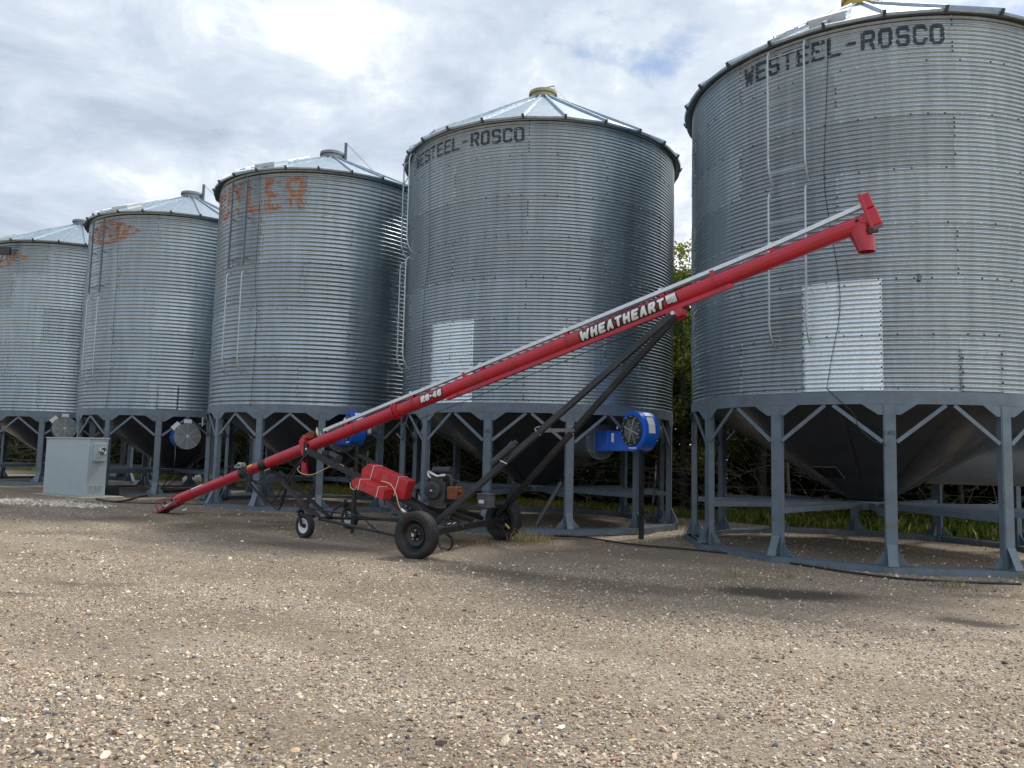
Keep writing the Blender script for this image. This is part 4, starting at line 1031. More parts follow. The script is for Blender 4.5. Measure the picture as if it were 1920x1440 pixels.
# swept tubes from the casters to the axle
nd = U(600, 973, tN+.12); fd = U(619, 971, tF-.25)
blk('caster_arm', [(fN+UP*.07, fN+UP*.07+AU3*.18, nd+UP*.03)], .055); blk('caster_arm', [bez([fF+UP*.07, U(637, 948, tF-.05), U(626, 956, tF-.12), fd], 4)], .05, True)
blk('frame_tube', [(nd, U(747, 1005, -1.2))], .048, True); blk('frame_tube', [(fd, U(770, 975, -.6), U(880, 985, .55))], .055, True)
blk('brace_rod', [(fN+UP*.07, U(745, 978, -.6))], .028, True); blk('brace_rod', [(fF+UP*.08, U(706, 996, -1.2))], .026, True)
blk('front_cross_tube', [(nd, fd)], .06)
blk('front_leg', [(U(513, 884, .03), U(589, 968, tN+.2))], .06); blk('front_leg', [(U(524, 884, -.03), U(617, 969, tF-.3))], .055)
m = MB(); m.box(T(505, 0, -r2-.03), TD*.16, AN3*.16, TU*.05)
for i in range(4): m.box(T(505, 0, -r2-.03)-AN3*.085+TD*(-.06+i*.04), TD*.018, AN3*.012, TU*.018, 1)
m.build('leg_bracket', [MT['black'], MT['boltlight']], aug)
# sloping engine frame
p_top = U(576, 843, -.2); 
fr = [(U(576, 845, -.24), U(660, 888, -.24), U(735, 925, -.24), U(862, 991, -.24)), (U(576, 845, .16), U(862, 985, .16))]
m = MB()
for s_ in fr:
    for a, b in zip(s_[:-1], s_[1:]): m.bar(a, b, .06, .11, AN3.cross((b-a)))
m.bar(U(866, 985, -.5), U(866, 985, .5), .08, .08)
for px, py in ((660, 880), (760, 935), (840, 970)): m.bar(U(px, py, -.26), U(px, py, .2), .06, .06)
m.build('engine_frame', MT['black'], aug, bevel=.004)
m = MB(); m.bar(U(728, 940, -.62), U(773, 985, -.95), .06, .10, AN3); m.bar(U(675, 853, .05), U(740, 890, .05), .05, .10, AN3); m.bar(U(688, 880, .0), U(800, 952, .0), .05, .07, AN3)
m.bar(U(800, 950, .0), U(912, 985, .45), .05, .07, AN3); m.bar(U(838, 948, .05), U(905, 972, .75), .06, .06, AN3)
m.bar(U(855, 950, .3), U(920, 952, .62), .05, .04); m.bar(U(818, 1000, -1.25), U(862, 985, -.3), .06, .08)
m.build('frame_member', MT['black'], aug, bevel=.003)
m = MB(); m.prism([U(570, 828, -.15), U(576, 832, -.15), U(572, 860, -.15), U(567, 860, -.15)], AN3*.03); m.bar(U(571, 829, -.14), U(571, 868, -.14), .03, .03)
m.tube([U(574.5, 842, -.22), U(574.5, 842, -.12)], .022, 12, 1); m.build('frame_hanger', [MT['black'], MT['boltlight']], aug)
m = MB(); pp = T(577, 0, 0); m.box(pp, TD*.13, AN3*.28, TU*.29); m.box(T(578, 0, .17), TD*.15, AN3*.2, TU*.05); m.build('pivot_collar', MT['red'], aug, bevel=.01)
m = MB(); m.prism([U(565, 859, -.02), U(573, 860, -.02), U(575, 892, -.02), U(565, 888, -.02)], AN3*.05); m.build('red_jack_tube', MT['red'], aug)
# pulley, gearbox on top
m = MB(); pc = U(597, 815, -.02); dax = TD
m.tube([U(570, 820, .0), U(592, 812, .0)], .045, 14); m.tube([U(568, 820.5, 0), U(573, 819, 0)], .034, 12); m.box(U(586, 816, .02), TD*.16, AN3*.14, TU*.13)
m.build('gearbox', MT['rust'], aug, bevel=.008)
m = MB(); pw = U(598, 813, .05); ra = (AN3*.5+TD*.86).normalized(); m.lathe([(.118, -.016), (.128, -.016), (.120, 0), (.128, .016), (.118, .016), (.108, 0)], pw, ra, 36, closed=True); m.lathe([(.001, -.02), (.03, -.02), (.03, .02), (.001, .02)], pw, ra, 16)
e1 = ra.cross(UP).normalized(); e2 = e1.cross(ra)
for i in range(4):
    t = i*pi/2+.5; m.bar(pw+(e1*cos(t)+e2*sin(t))*.02, pw+(e1*cos(t)+e2*sin(t))*.112, .018, .012, ra)
m.build('pulley', MT['alu'], aug)
# two strapped red tanks
def tank(a, b, t, wid, h, nm, chamf):
    A0, B0 = U(*a, t), U(*b, t); d = (B0-A0); L_ = d.length; d.normalize(); u = AN3.cross(d); u = u if u.z > 0 else -u
    m = MB(); pr = [A0 + d*chamf, B0, B0-u*h, A0-u*h*.95+d*.02, A0-u*(h*.42)-d*.02]
    m.prism(pr, AN3*wid); o = m.build(nm, MT['redplastic'], aug, bevel=.009)
    o.modifiers['bevel'].segments = 3
    s = MB()
    for f in (.22, .80):
        c0 = A0+d*(L_*f)
        lo = [c0-u*h-AN3*.004, c0+u*.005-AN3*.004, c0+u*.005+AN3*(wid+.004), c0-u*h+AN3*(wid+.004)]
        for p, q in zip(lo[:-1], lo[1:]): s.bar(p, q, .011, .004, AN3 if abs((q-p).normalized().dot(AN3)) < .5 else u)
    s.build('strap', MT['white'], o)
    r_ = MB()
    for f in (.42, .60): r_.bar(A0+d*L_*f-u*.02-AN3*.001, A0+d*L_*f-u*(h-.02)-AN3*.001, .008, .003, AN3)
    r_.build('moulded_rib', MT['redplastic'], o)
    return A0, B0, d, u
tank((684, 866), (765, 902), -.40, .23, .335, 'fuel_tank', .09)
TA = tank((663, 894), (722, 918), -.68, .22, .185, 'fuel_tank', .05)
# engine
ec = U(824, 917, -.10); ed = (AU3*.97-UP*.0).normalized()
E = lambda a, b, c: ec + AU3*a + AN3*b + UP*c
m = MB(); m.box(E(.03, .02, -.02), AU3*.36, AN3*.32, UP*.30); m.box(E(-.02, .02, -.19), AU3*.42, AN3*.36, UP*.05); m.box(E(.02, 0, .16), AU3*.26, AN3*.24, UP*.10)
for s in (-1, 1):
    ax = (AU3*.55*s+UP*.8).normalized(); m.box(E(s*.15, .05, .11), ax*.18, ax.cross(AN3)*.13, AN3*.15)
    for i in range(6): m.box(E(s*.15, .05, .11)+ax*(-.06+i*.025), ax*.008, ax.cross(AN3)*.16, AN3*.18)
eng = m.build('engine', MT['darkplastic'], aug, bevel=.012)
m = MB(); m.lathe([(.001, .23), (.115, .23), (.145, .215), (.16, .17), (.165, .10)], E(-.02, .02, -.02), -AN3, 36)
for i in range(24):
    t = 2*pi*i/24; e1 = AU3; d = e1*cos(t)+UP*sin(t); m.bar(E(-.02, -.212, -.02)+d*.03, E(-.02, -.212, -.02)+d*.11, .006, .006, AN3, 0)
m.box(E(-.02, -.214, -.02), AU3*.045, AN3*.006, UP*.022, 1)
m.build('fan_shroud', [MT['darkplastic'], MT['boltlight']], eng)
m = MB(); m.tube([E(-.10, -.02, .31), E(.24, -.02, .32)], .062, 20); m.tube([E(-.11, -.02, .31), E(-.06, -.02, .31)], .066, 20); m.build('muffler', MT['darkplastic'], eng)
m = MB(); m.tube(bez([E(-.02, -.08, .18), E(-.14, -.10, .20), E(-.16, -.10, .28), E(-.06, -.12, .25), E(.04, -.12, .215), E(.12, -.12, .23)], 6), .028, 12); m.tube([E(.11, -.12, .225), E(.21, -.12, .235)], .034, 14); m.build('exhaust_pipe', MT['chrome'], eng)
m = MB(); m.tube(bez([E(.20, -.12, .24), E(.29, -.10, .21), E(.30, -.08, .02)], 6), .030, 12); m.tube(bez([E(.32, 0, .14), E(.38, 0, .13), E(.38, 0, .0)], 4), .018, 10); m.build('intake_hose', MT['darkplastic'], eng)
m = MB(); m.box(E(.33, -.04, -.05), AU3*.20, AN3*.18, UP*.22); m.tube([E(.42, -.06, -.02), E(.52, -.06, -.03)], .03, 10); m.build('rusty_pump', MT['rust'], eng, bevel=.02)
# battery box
bb = U(911, 938, .62); m = MB(); m.box(bb, AU3*.24, AN3*.20, UP*.20); m.box(bb+UP*.105, AU3*.26, AN3*.22, UP*.025); m.box(bb-UP*.11, AU3*.26, AN3*.24, UP*.02)
bx = m.build('battery_box', MT['greyplastic'], aug, bevel=.008)
m = MB(); m.box(bb-AN3*.102-AU3*.03-UP*.02, AU3*.10, AN3*.002, UP*.06); m.build('worn_sticker', MT['decalwhite'], bx)
m = MB(); m.tube(bez([bb+UP*.12-AU3*.1, bb+UP*.155-AU3*.03, bb+UP*.15+AU3*.06, bb+UP*.12+AU3*.11], 4), .008, 6); m.build('carry_strap', MT['hose'], bx)
# winch motor below the tube
wc = U(625, 858, -.12); m = MB(); m.tube([U(622, 852, -.1), U(636, 860, -.22)], .062, 18); m.box(U(613, 855, .0), AU3*.13, AN3*.14, UP*.20); m.tube([U(636, 860, -.22), U(637, 860.5, -.23)], .02, 12)
m.build('winch_motor', MT['darkplastic'], aug, bevel=.008)
m = MB(); 
for px in (619, 624): m.tube(bez([U(px, 862, -.15), U(px-1, 872, -.16), U(px+3, 860, -.1)], 4), .010, 6)
m.box(U(634, 866, -.18), AU3*.06, AN3*.05, UP*.05); m.build('valve_block', MT['chrome'], aug)
blk('jack_post', [(U(664, 905, -.1), Vector((U(664, 905, -.1).x, U(664, 905, -.1).y, float(zg(-2.5, 14.5))+.02)))], .055)
blk('rear_stay', [(U(1052, 905, .7), U(1005, 985, .3))], .075, True)
blk('winch_cable', [(U(636, 850, .05), U(730, 809, .05), U(1240, 604, .05))], .010, True, 'hose')
blk('control_rod', [(U(626, 832, -.02), U(686, 877, -.1))], .018, True, 'hose')
# hoses
def hose(pts, r=.012, mt='hose', name='hydraulic_hose'):
    m = MB(); m.tube(bez(pts, 7), r, 7); return m.build(name, MT[mt], aug)
hs = [[(452, 877), (470, 905), (492, 932), (512, 946), (527, 942), (545, 900), (566, 864), (590, 852), (612, 868), (640, 872), (658, 905)],
      [(456, 876), (476, 903), (500, 936), (519, 955), (528, 948), (543, 905), (565, 862), (588, 850), (606, 866), (628, 880)],
      [(450, 880), (468, 908), (486, 928), (503, 939), (515, 938), (540, 896), (562, 866), (584, 849), (602, 862), (618, 872)],
      [(458, 882), (474, 902), (495, 912), (512, 930), (524, 954), (530, 930), (548, 895), (568, 860)],
      [(461, 880), (470, 899), (490, 908), (515, 914), (536, 912)], [(472, 900), (484, 902), (495, 893), (508, 886)], [(455, 882), (466, 889), (471, 903), (473, 878)]]
for i, h in enumerate(hs): hose([U(px, py, -.16-.012*i) for px, py in h], .0125)
hose([U(*p, -.22) for p in [(587, 850), (602, 860), (618, 874), (634, 878), (650, 878), (670, 888)]], .008, 'wirecream', 'wire_lead'); hose([U(*p, -.24) for p in [(646, 875), (634, 870), (618, 875), (600, 884), (584, 890), (566, 888), (558, 880), (562, 874)]], .008, 'wirecream', 'wire_lead')
hose([U(*p, -.72) for p in [(715, 902), (732, 908), (742, 925), (747, 945), (751, 953), (757, 957)]], .009, 'wirecream', 'wire_lead')
m = MB(); m.tube([U(753, 955, -.73), U(760, 961, -.73)], .022, 10, 0); m.tube([U(760, 961, -.73), U(764, 964, -.73)], .024, 10, 1); m.build('plug', [MT['decalwhite'], MT['red']], aug)
hose([U(*p, -.55) for p in [(646, 874), (650, 893), (653, 903), (664, 909), (675, 912)]], .012); hose([U(*p, -.7) for p in [(657, 905), (658, 914), (665, 918), (669, 912)]], .009, 'wirecream', 'wire_lead')
for k_ in range(3): hose([U(*p, -.5-.1*k_) for p in [(758+4*k_, 942), (775+5*k_, 950), (788+5*k_, 968), (800+4*k_, 975), (830, 978+3*k_), (850, 985)]], .014)
hose([U(*p, -.7) for p in [(838, 985), (835, 1000), (846, 1010), (846, 1025), (838, 1034), (828, 1030), (820, 1015)]], .011); hose([U(*p, -.72) for p in [(842, 983), (838, 998), (849, 1010), (848, 1024), (838, 1031), (829, 1026)]], .011)
for dx in (0, 5): hose([U(*p, 1.0) for p in [(880+dx, 985), (905+dx, 978), (918+dx, 985), (922+dx, 1000), (930+dx, 1010), (938+dx, 1000), (938+dx, 985), (944+dx, 981)]], .012)
m = MB(); m.tube([U(948, 983, 1.0), U(955, 991, 1.0)], .018, 10); m.build('brass_fitting', MT['yellowcap'], aug)
for px, py in ((842, 984), (852, 981), (866, 969), (905, 978)): 
    pass
m = MB()
for px, py, t in ((840, 984, -.6), (850, 983, -.5), (888, 978, .2), (930, 976, .9)): m.tube([U(px, py, t), U(px+6, py-3, t)], .018, 8)
m.build('hose_coupler', MT['chrome'], aug)
m = MB(); m.tube(bez([T(427, -.11, .05), T(430, -.13, .12), T(434, -.13, .20), T(452, -.13, .18), T(462, -.12, .12)], 5), .010, 6); m.build('handle', MT['black'], aug)
m = MB(); m.box(T(458, -.05, .15), TD*.14, AN3*.12, TU*.09); m.tube([T(452, -.12, .14), T(460, -.13, .19)], .016, 8); m.tube([T(462, -.12, .08), T(466, -.13, .16)], .014, 8); m.build('hydraulic_motor', MT['alu'], aug, bevel=.008)

# ------------------------------------------------------------------ electrical cabinet, coil, pad, cables, litter
cF_ = Vector((.83, -.557, 0)).normalized(); cS = Vector((.557, .83, 0)).normalized()
zc0 = .20
def Gz(px, py, z): d = ray(px, py); t = (z-CAMH)/d.z; return CO+d*t
cb0 = Gz(160, 931.5, zc0); cbL = Gz(80, 924, zc0); W_ = (cbL-cb0).length; fdir = (cbL-cb0).normalized()
sdir = Vector((fdir.y, -fdir.x, 0)); sdir = sdir if sdir.y > 0 else -sdir
D_ = .50; Hc = 1.47
cab = empty('electrical_cabinet', (cb0.x, cb0.y, zc0), 'pale grey steel cabinet with a meter box standing on a low slab', 'cabinet')
m = MB(); m.box(cb0+fdir*W_/2+sdir*D_/2+UP*Hc/2, fdir*W_, sdir*D_, UP*Hc); m.build('case', MT['boxgrey'], cab, bevel=.008)
m = MB(); m.box(cb0+fdir*W_/2+sdir*D_/2+UP*(Hc+.018), fdir*(W_+.03), sdir*(D_+.05), UP*.035); m.build('lid', MT['boxgrey'], cab, bevel=.006)
m = MB(); e = -fdir
m.box(cb0+e*.05+sdir*.26+UP*(Hc-.34), e*.10, sdir*.30, UP*.46); mb_ = m.build('meter_box', MT['boxgrey'], cab, bevel=.008)
m = MB(); mc = cb0+e*.10+sdir*.30+UP*(Hc-.30); m.lathe([(.095, 0), (.095, .05), (.085, .055), (.080, .02), (.001, .02)], mc, e, 28); m.tube([mc+e*.02-sdir*.03, mc+e*.10-sdir*.05], .03, 14); m.build('meter', MT['chrome'], mb_)
m = MB()
for i in range(3):
    for j in range(4): m.box(cb0+e*.006+sdir*(.12+i*.12)+UP*(.14+j*.045), e*.02, sdir*.085, UP*.012)
m.build('vent_slats', MT['boxgrey'], cab)
m = MB(); m.box(cb0+fdir*W_*.45+sdir*.3+UP*(-.06), fdir*(W_+.5), sdir*(D_+.55), UP*.118); pad = m.build('concrete_slab', MT['concrete'], bevel=.01); tag(pad, 'low cast slab under the grey cabinet', 'slab')
m = MB(); qc = cbL+fdir*.08+sdir*.15+UP*.88
for i in range(9):
    ex = .09+.012*(i % 3); hz = .40+.012*i; m.tube([qc+fdir*(cos(t)*ex)+UP*(sin(t)*hz)+sdir*(.015*i-.05)+fdir*.01*(i % 4) for t in np.linspace(0, 2*pi, 28)], .012, 6, caps=False)
tag(m.build('cable_coil', MT['wirecream']), 'coiled yellow cable hung on the left side of the grey cabinet', 'cable coil')
bkp = Gz(208, 930, .14); m = MB(); m.box(bkp+UP*.13, cF_*.34, cS*.26, UP*.26); tag(m.build('black_box', MT['darkplastic'], bevel=.02), 'small black box on the ground right of the grey cabinet', 'box')
def gcable(pts, r, label, nm='power_cable', grp=None, zz=None):
    P = []
    for i, q in enumerate(pts):
        if len(q) == 2: P.append(G(q[0], q[1])+UP*(r*.9+.004))
        else: P.append(Gz(q[0], q[1], q[2]))
    m = MB(); m.tube(bez(P, 6), r, 7); return tag(m.build(nm, MT['hose']), label, 'cable', grp)
GC = 'black power cables lying on the gravel'
gcable([(168, 931, .16), (190, 939), (225, 942), (262, 933), (282, 930), (310, 924), (360, 920)], .022, 'thick black cable snaking from under the cabinet towards the next bin leg', grp=GC)
gcable([(172, 931, .15), (196, 941), (232, 944), (300, 945), (400, 948), (440, 952)], .015, 'thin black cable running flat from the cabinet behind the auger intake', grp=GC)
gcable([(1230, 865, 1.45), (1226, 930, .9), (1216, 965, .45), (1200, 985, .12), (1170, 1000), (1100, 1004), (1015, 1003)], .018, 'black cable dropping from the blue fan and trailing left along the ring', grp=GC)
gcable([(1000, 1003), (1090, 1009), (1180, 1022), (1290, 1032), (1385, 1042), (1480, 1058), (1640, 1082), (1760, 1092), (1915, 1098)], .016, 'long black cable on the gravel in front of the nearest bin ring', grp=GC)
P_, e_ = X2
m = MB(); m.tube(bez([P_+e_*.30+UP*.45, P_+e_*.50+UP*.3, P_+e_*.48-UP*.5, Gz(322, 905, .35), G(290, 925)+UP*.02], 7), .014, 7); m.tube(bez([P_-e_*.3-UP*.2, P_-e_*.32-UP*.9, Gz(300, 918, .2), G(280, 928)+UP*.02], 7), .014, 7)
tag(m.build('power_cable', MT['hose']), 'pair of black cables drooping from the round fan beside the cabinet', 'cable', GC)
# pale stones by the slab
c = G(95, 945); n = 650
ang = rng.uniform(0, 2*pi, n); rr = np.sqrt(rng.random(n)); X = c.x+np.cos(ang)*rr*1.6+rng.normal(0, .15, n); Y = c.y+np.sin(ang)*rr*.5-.30*(np.cos(ang)*rr*1.6)+rng.normal(0, .08, n)
PALE = np.array([(.50, .44, .38), (.60, .55, .50), (.42, .34, .29), (.66, .62, .58)])
tag(stones('pale_stones', X, Y, rng.uniform(.05, .12, n), colors=PALE, probs=[.3, .3, .2, .2]), kind='stuff')
# white jug, bucket, rag behind the far bins
def lathe_thing(nm, o, ax, prof, mt, label, cat):
    m = MB(); m.lathe(prof, o, ax, 24); return tag(m.build(nm, MT[mt]), label, cat)
q = Gz(208, 888, .42); lathe_thing('bucket', q, (1, -.25, -.12), [(.001, 0), (.13, 0), (.155, .36), (.165, .36), (.165, .38), (.14, .38), (.12, .05)], 'white', 'white bucket lying on its side behind the bin near the cabinet', 'bucket')
q = Gz(343, 902, .30); lathe_thing('plastic_jug', q, (1, .1, .18), [(.001, 0), (.12, .02), (.15, .08), (.15, .26), (.12, .33), (.06, .37), (.06, .40), (.13, .45), (.14, .62), (.001, .64)], 'white', 'white plastic jug lying behind the leg left of the auger', 'jug')
for i, (px, py, s, lb) in enumerate(((346, 958, .16, 'pale stone lying at the foot of the bin ring behind the intake'), (1527, 998, .15, 'white rock inside the ring of the nearest bin'), (625, 922, .16, 'white crumpled scrap in the grass behind the red tanks'))):
    o = G(px, py); st = stones('rock', np.array([o.x]), np.array([o.y]), np.array([s]), flat=.6, colors=np.array([(.55, .52, .48)]), probs=[1]); tag(st, lb, 'rock')
# fence posts
for px, py, ht, lb in ((1805, 990, 1.45, 'weathered round fence post seen between two legs of the nearest bin'), (1481, 980, 1.5, 'thin grey fence post beside a leg left of the hopper slot')):
    b = Gz(px, py, .0); m = MB(); r = .075 if px > 1700 else .05
    m.tube([b-UP*.05, b+UP*ht*.5+Vector((-.02, 0, 0)), b+UP*ht+Vector((-.06, 0, 0))], r, 12, r1=r*.85); tag(m.build('fence_post', MT['post']), lb, 'fence post', 'old wooden fence posts behind the bins')

# ------------------------------------------------------------------ vegetation
def mk_leaf(name, cols, trans=.25):
    m, nt, b = mat(name); L = nt.links.new
    a = N(nt, 'ShaderNodeAttribute', attribute_name='col'); L(a.outputs['Color'], b.inputs['Base Color']); b.inputs['Roughness'].default_value = .6
    b.inputs['Specular IOR Level'].default_value = .3
    t = N(nt, 'ShaderNodeBsdfTranslucent'); L(mixc(nt, a.outputs['Color'], (1.0, 1.0, .45), 1.0, 'MULTIPLY'), t.inputs['Color'])
    mx = N(nt, 'ShaderNodeMixShader'); mx.inputs[0].default_value = trans
    out = [n for n in nt.nodes if n.type == 'OUTPUT_MATERIAL'][0]
    L(b.outputs[0], mx.inputs[1]); L(t.outputs[0], mx.inputs[2]); L(mx.outputs[0], out.inputs[0])
    return m
MT['leaf'] = mk_leaf('leaf', None, .3); MT['grass'] = mk_leaf('grass_blade', None, .2)
def leafquads(P, size, flat=.0):
    n = len(P); nrm = rng.normal(0, 1, (n, 3)); nrm[:, 2] += flat; nrm /= np.linalg.norm(nrm, axis=1)[:, None]
    t = np.cross(nrm, rng.normal(0, 1, (n, 3))); t /= np.linalg.norm(t, axis=1)[:, None]; b = np.cross(nrm, t)
    s = size[:, None]*.5
    V = np.stack([P-t*s, P+b*s*.55, P+t*s, P-b*s*.55], 1).reshape(-1, 3)
    return V, np.arange(4*n).reshape(-1, 4)
LG = np.array([(.050, .085, .020), (.075, .115, .025), (.030, .060, .018), (.115, .135, .030), (.16, .17, .045), (.022, .045, .016)]); LSUN = np.array([(.13, .18, .035), (.20, .23, .05), (.27, .27, .06), (.10, .15, .03), (.07, .11, .025), (.22, .25, .06)])  # second palette brighter: sunlight on the gap tree's crown put into leaf colour
def make_tree(sd, h, rad, base, n_leaf, yellow=.2, pal=None):
    r = np.random.default_rng(sd); root = empty('tree', (0, 0, 0))
    m = MB(); x = 0; lean = r.normal(0, .25, 2)
    trunk = [Vector((lean[0]*t*t, lean[1]*t*t, h*.85*t)) for t in np.linspace(0, 1, 8)]
    m.tube(trunk, .13, 10, r1=.03)
    cl = []
    for i in range(46):
        t = r.uniform(.18, 1); o = trunk[0].lerp(trunk[-1], t); a = r.uniform(0, 2*pi); ln = rad*(1.05-.65*t)*r.uniform(.5, 1.05)
        e = o+Vector((cos(a)*ln, sin(a)*ln, ln*r.uniform(.15, .8))); mid = (o+e)/2+Vector((0, 0, -.1))
        if i < 22: m.tube([o, mid, e], .035, 6, r1=.012)
        if e.z > base: cl.append((e, r.uniform(.35, .75)))
        if mid.z > base: cl.append((mid, r.uniform(.3, .55)))
    for t in (0.8, .9, 1.0): cl.append((Vector((lean[0]*t, lean[1]*t, h*t*.97)), .5))
    m.build('trunk', MT['bark'], root)
    per = n_leaf//len(cl); Ps = []; Cs = []
    for c0, s in cl:
        q = r.normal(0, 1, (per, 3)); q /= np.linalg.norm(q, axis=1)[:, None]; q *= (r.random((per, 1))**.5)*s*np.array([1, 1, .7]); Ps.append(q+np.array(c0))
        base_c = LG[r.choice(6, p=[.25, .25, .18, .18*yellow*2, .14*yellow*2, 1-.68-.64*yellow])] if False else (LG if pal is None else pal)[r.choice(6)]
        Cs.append(np.clip(base_c*r.uniform(.75, 1.3, (per, 1))*np.array([1+.3*yellow*r.random(), 1, 1]), 0, 1))
    P = np.concatenate(Ps); C = np.concatenate(Cs); P += r.normal(0, .05, P.shape)
    V, F = leafquads(P, r.uniform(.07, .14, len(P))); C4 = np.repeat(C, 4, 0)
    npmesh('crown', V, F, MT['leaf'], root, smoothf=False, attr={'col': C4})
    return root
protos = [make_tree(21, 8.0, 2.3, .7, 26000), make_tree(22, 7.4, 2.5, .6, 26000), make_tree(23, 8.3, 2.2, .8, 26000)]
gt = make_tree(31, 7.75, 1.9, .8, 30000, pal=LSUN); _g = ray(1283, 600); _k = 21.4/(_g.x*ROWN.x+_g.y*ROWN.y); gt.location = (_g.x*_k, _g.y*_k, .03)
tag(gt, 'yellow green tree standing in the gap between the two largest bins', 'tree')
rd0 = 21.0
TREES = []
for i in range(26):
    s = -47+i*2.05; TREES.append((s, rd0+.9*(i % 2)+rng.uniform(-.3, .4)+(.0 if s > -12 else -.6)))
used = set(); tn_ = 0
tlabels = ['tree in the row behind the bins, seen only between the legs and walls']
for i, (s, rdv) in enumerate(TREES):
    p = ROWN*rdv+ROWR*s
    if (Vector((p.x, p.y)) - Vector(gt.location[:2])).length < 1.3: continue
    pi_ = i % 3
    o = protos[pi_] if pi_ not in used else dup(protos[pi_], None)
    used.add(pi_); o.location = (p.x, p.y, float(zg(p.x, p.y))-.05); o.rotation_euler = (0, 0, rng.uniform(0, 6.28)); sc = rng.uniform(.85, 1.02); o.scale = (sc, sc, sc)
    tag(o, 'dark leafy tree in the dense row close behind the bins', 'tree', 'trees in a row behind the bins')
# undergrowth: leafy brush mass with dark depth behind the bins
def undergrowth():
    Ps = []; Cs = []; sz = []
    ncl = 2300
    s = rng.uniform(-50, 5, ncl); d = rng.uniform(0, 1, ncl)**.8; rdv = 20.3+d*4.0 + np.where(s < -12, -.8, 0); hgt = rng.uniform(.1, 3.2, ncl)
    fr = fbm(s*.35+4, rdv*.3)
    for i in range(ncl):
        p = ROWN*rdv[i]+ROWR*s[i]; k = 95; rad = rng.uniform(.3, .62)
        if d[i] < .25 and hgt[i] < 2.0 and fr[i] < .52: continue
        q = rng.normal(0, .5, (k, 3))*rad*np.array([1, 1, .8])+np.array([p.x, p.y, hgt[i]])
        Ps.append(q); cc = LG[rng.choice([0, 2, 5, 1, 2, 5])]*(1.0 if d[i] < .3 else .8); Cs.append(cc*rng.uniform(.7, 1.25, (k, 1))); 
    P = np.concatenate(Ps); C = np.concatenate(Cs); V, F = leafquads(P, rng.uniform(.07, .15, len(P)))
    tag(npmesh('undergrowth', V, F, MT['leaf'], smoothf=False, attr={'col': np.repeat(C, 4, 0)}), kind='stuff')
undergrowth()
def woods():      # the wood behind the first row of trees, read as one dark mass
    n = 230000; s = rng.uniform(-58, 10, n); t = rng.random(n); rdv = 24.3+t*3.5+np.where(s < -12, -.6, 0); top = 5.6+1.6*fbm(s*.35, t*0+2); z = rng.random(n)*top
    x = ROWN.x*rdv+ROWR.x*s; y = ROWN.y*rdv+ROWR.y*s; P = np.stack([x, y, z], 1); V, F = leafquads(P, rng.uniform(.16, .34, n))
    C = LG[rng.choice([0, 2, 5, 2], n)]*rng.uniform(.6, 1.1, (n, 1))
    tag(npmesh('woods', V, F, MT['leaf'], smoothf=False, attr={'col': np.repeat(C, 4, 0)}), kind='stuff')
woods()
def brush():      # tangle of dead branches
    m = MB()
    for i in range(1000):
        s = rng.uniform(-48, 3); rdv = 19.9+rng.uniform(0, 1.6)+(-.8 if s < -12 else 0); p = ROWN*rdv+ROWR*s
        b = Vector((p.x, p.y, rng.uniform(0, 1.6)+float(zg(p.x, p.y)))); a = rng.uniform(0, 2*pi); el = rng.uniform(-.15, 1.1); ln = rng.uniform(.7, 2.0)
        d = Vector((cos(a)*cos(el), sin(a)*cos(el)*.6, sin(el))); bend = Vector(rng.normal(0, .22, 3)); bend.z = -abs(bend.z)
        pts = [b, b+d*ln*.35+bend*.3, b+d*ln*.7+bend*.9, b+d*ln+bend*1.7]
        pts = [Vector((q.x, q.y, max(q.z, .03))) for q in pts]
        m.tube(bez(pts, 3), rng.uniform(.006, .014), 4, r1=.003, caps=False)
        if rng.random() < .6: m.tube([pts[2], pts[2]+Vector(rng.normal(0, .25, 3))], .005, 4, r1=.002, caps=False)
    tag(m.build('dead_branches', MT['twig']), kind='stuff')
brush()
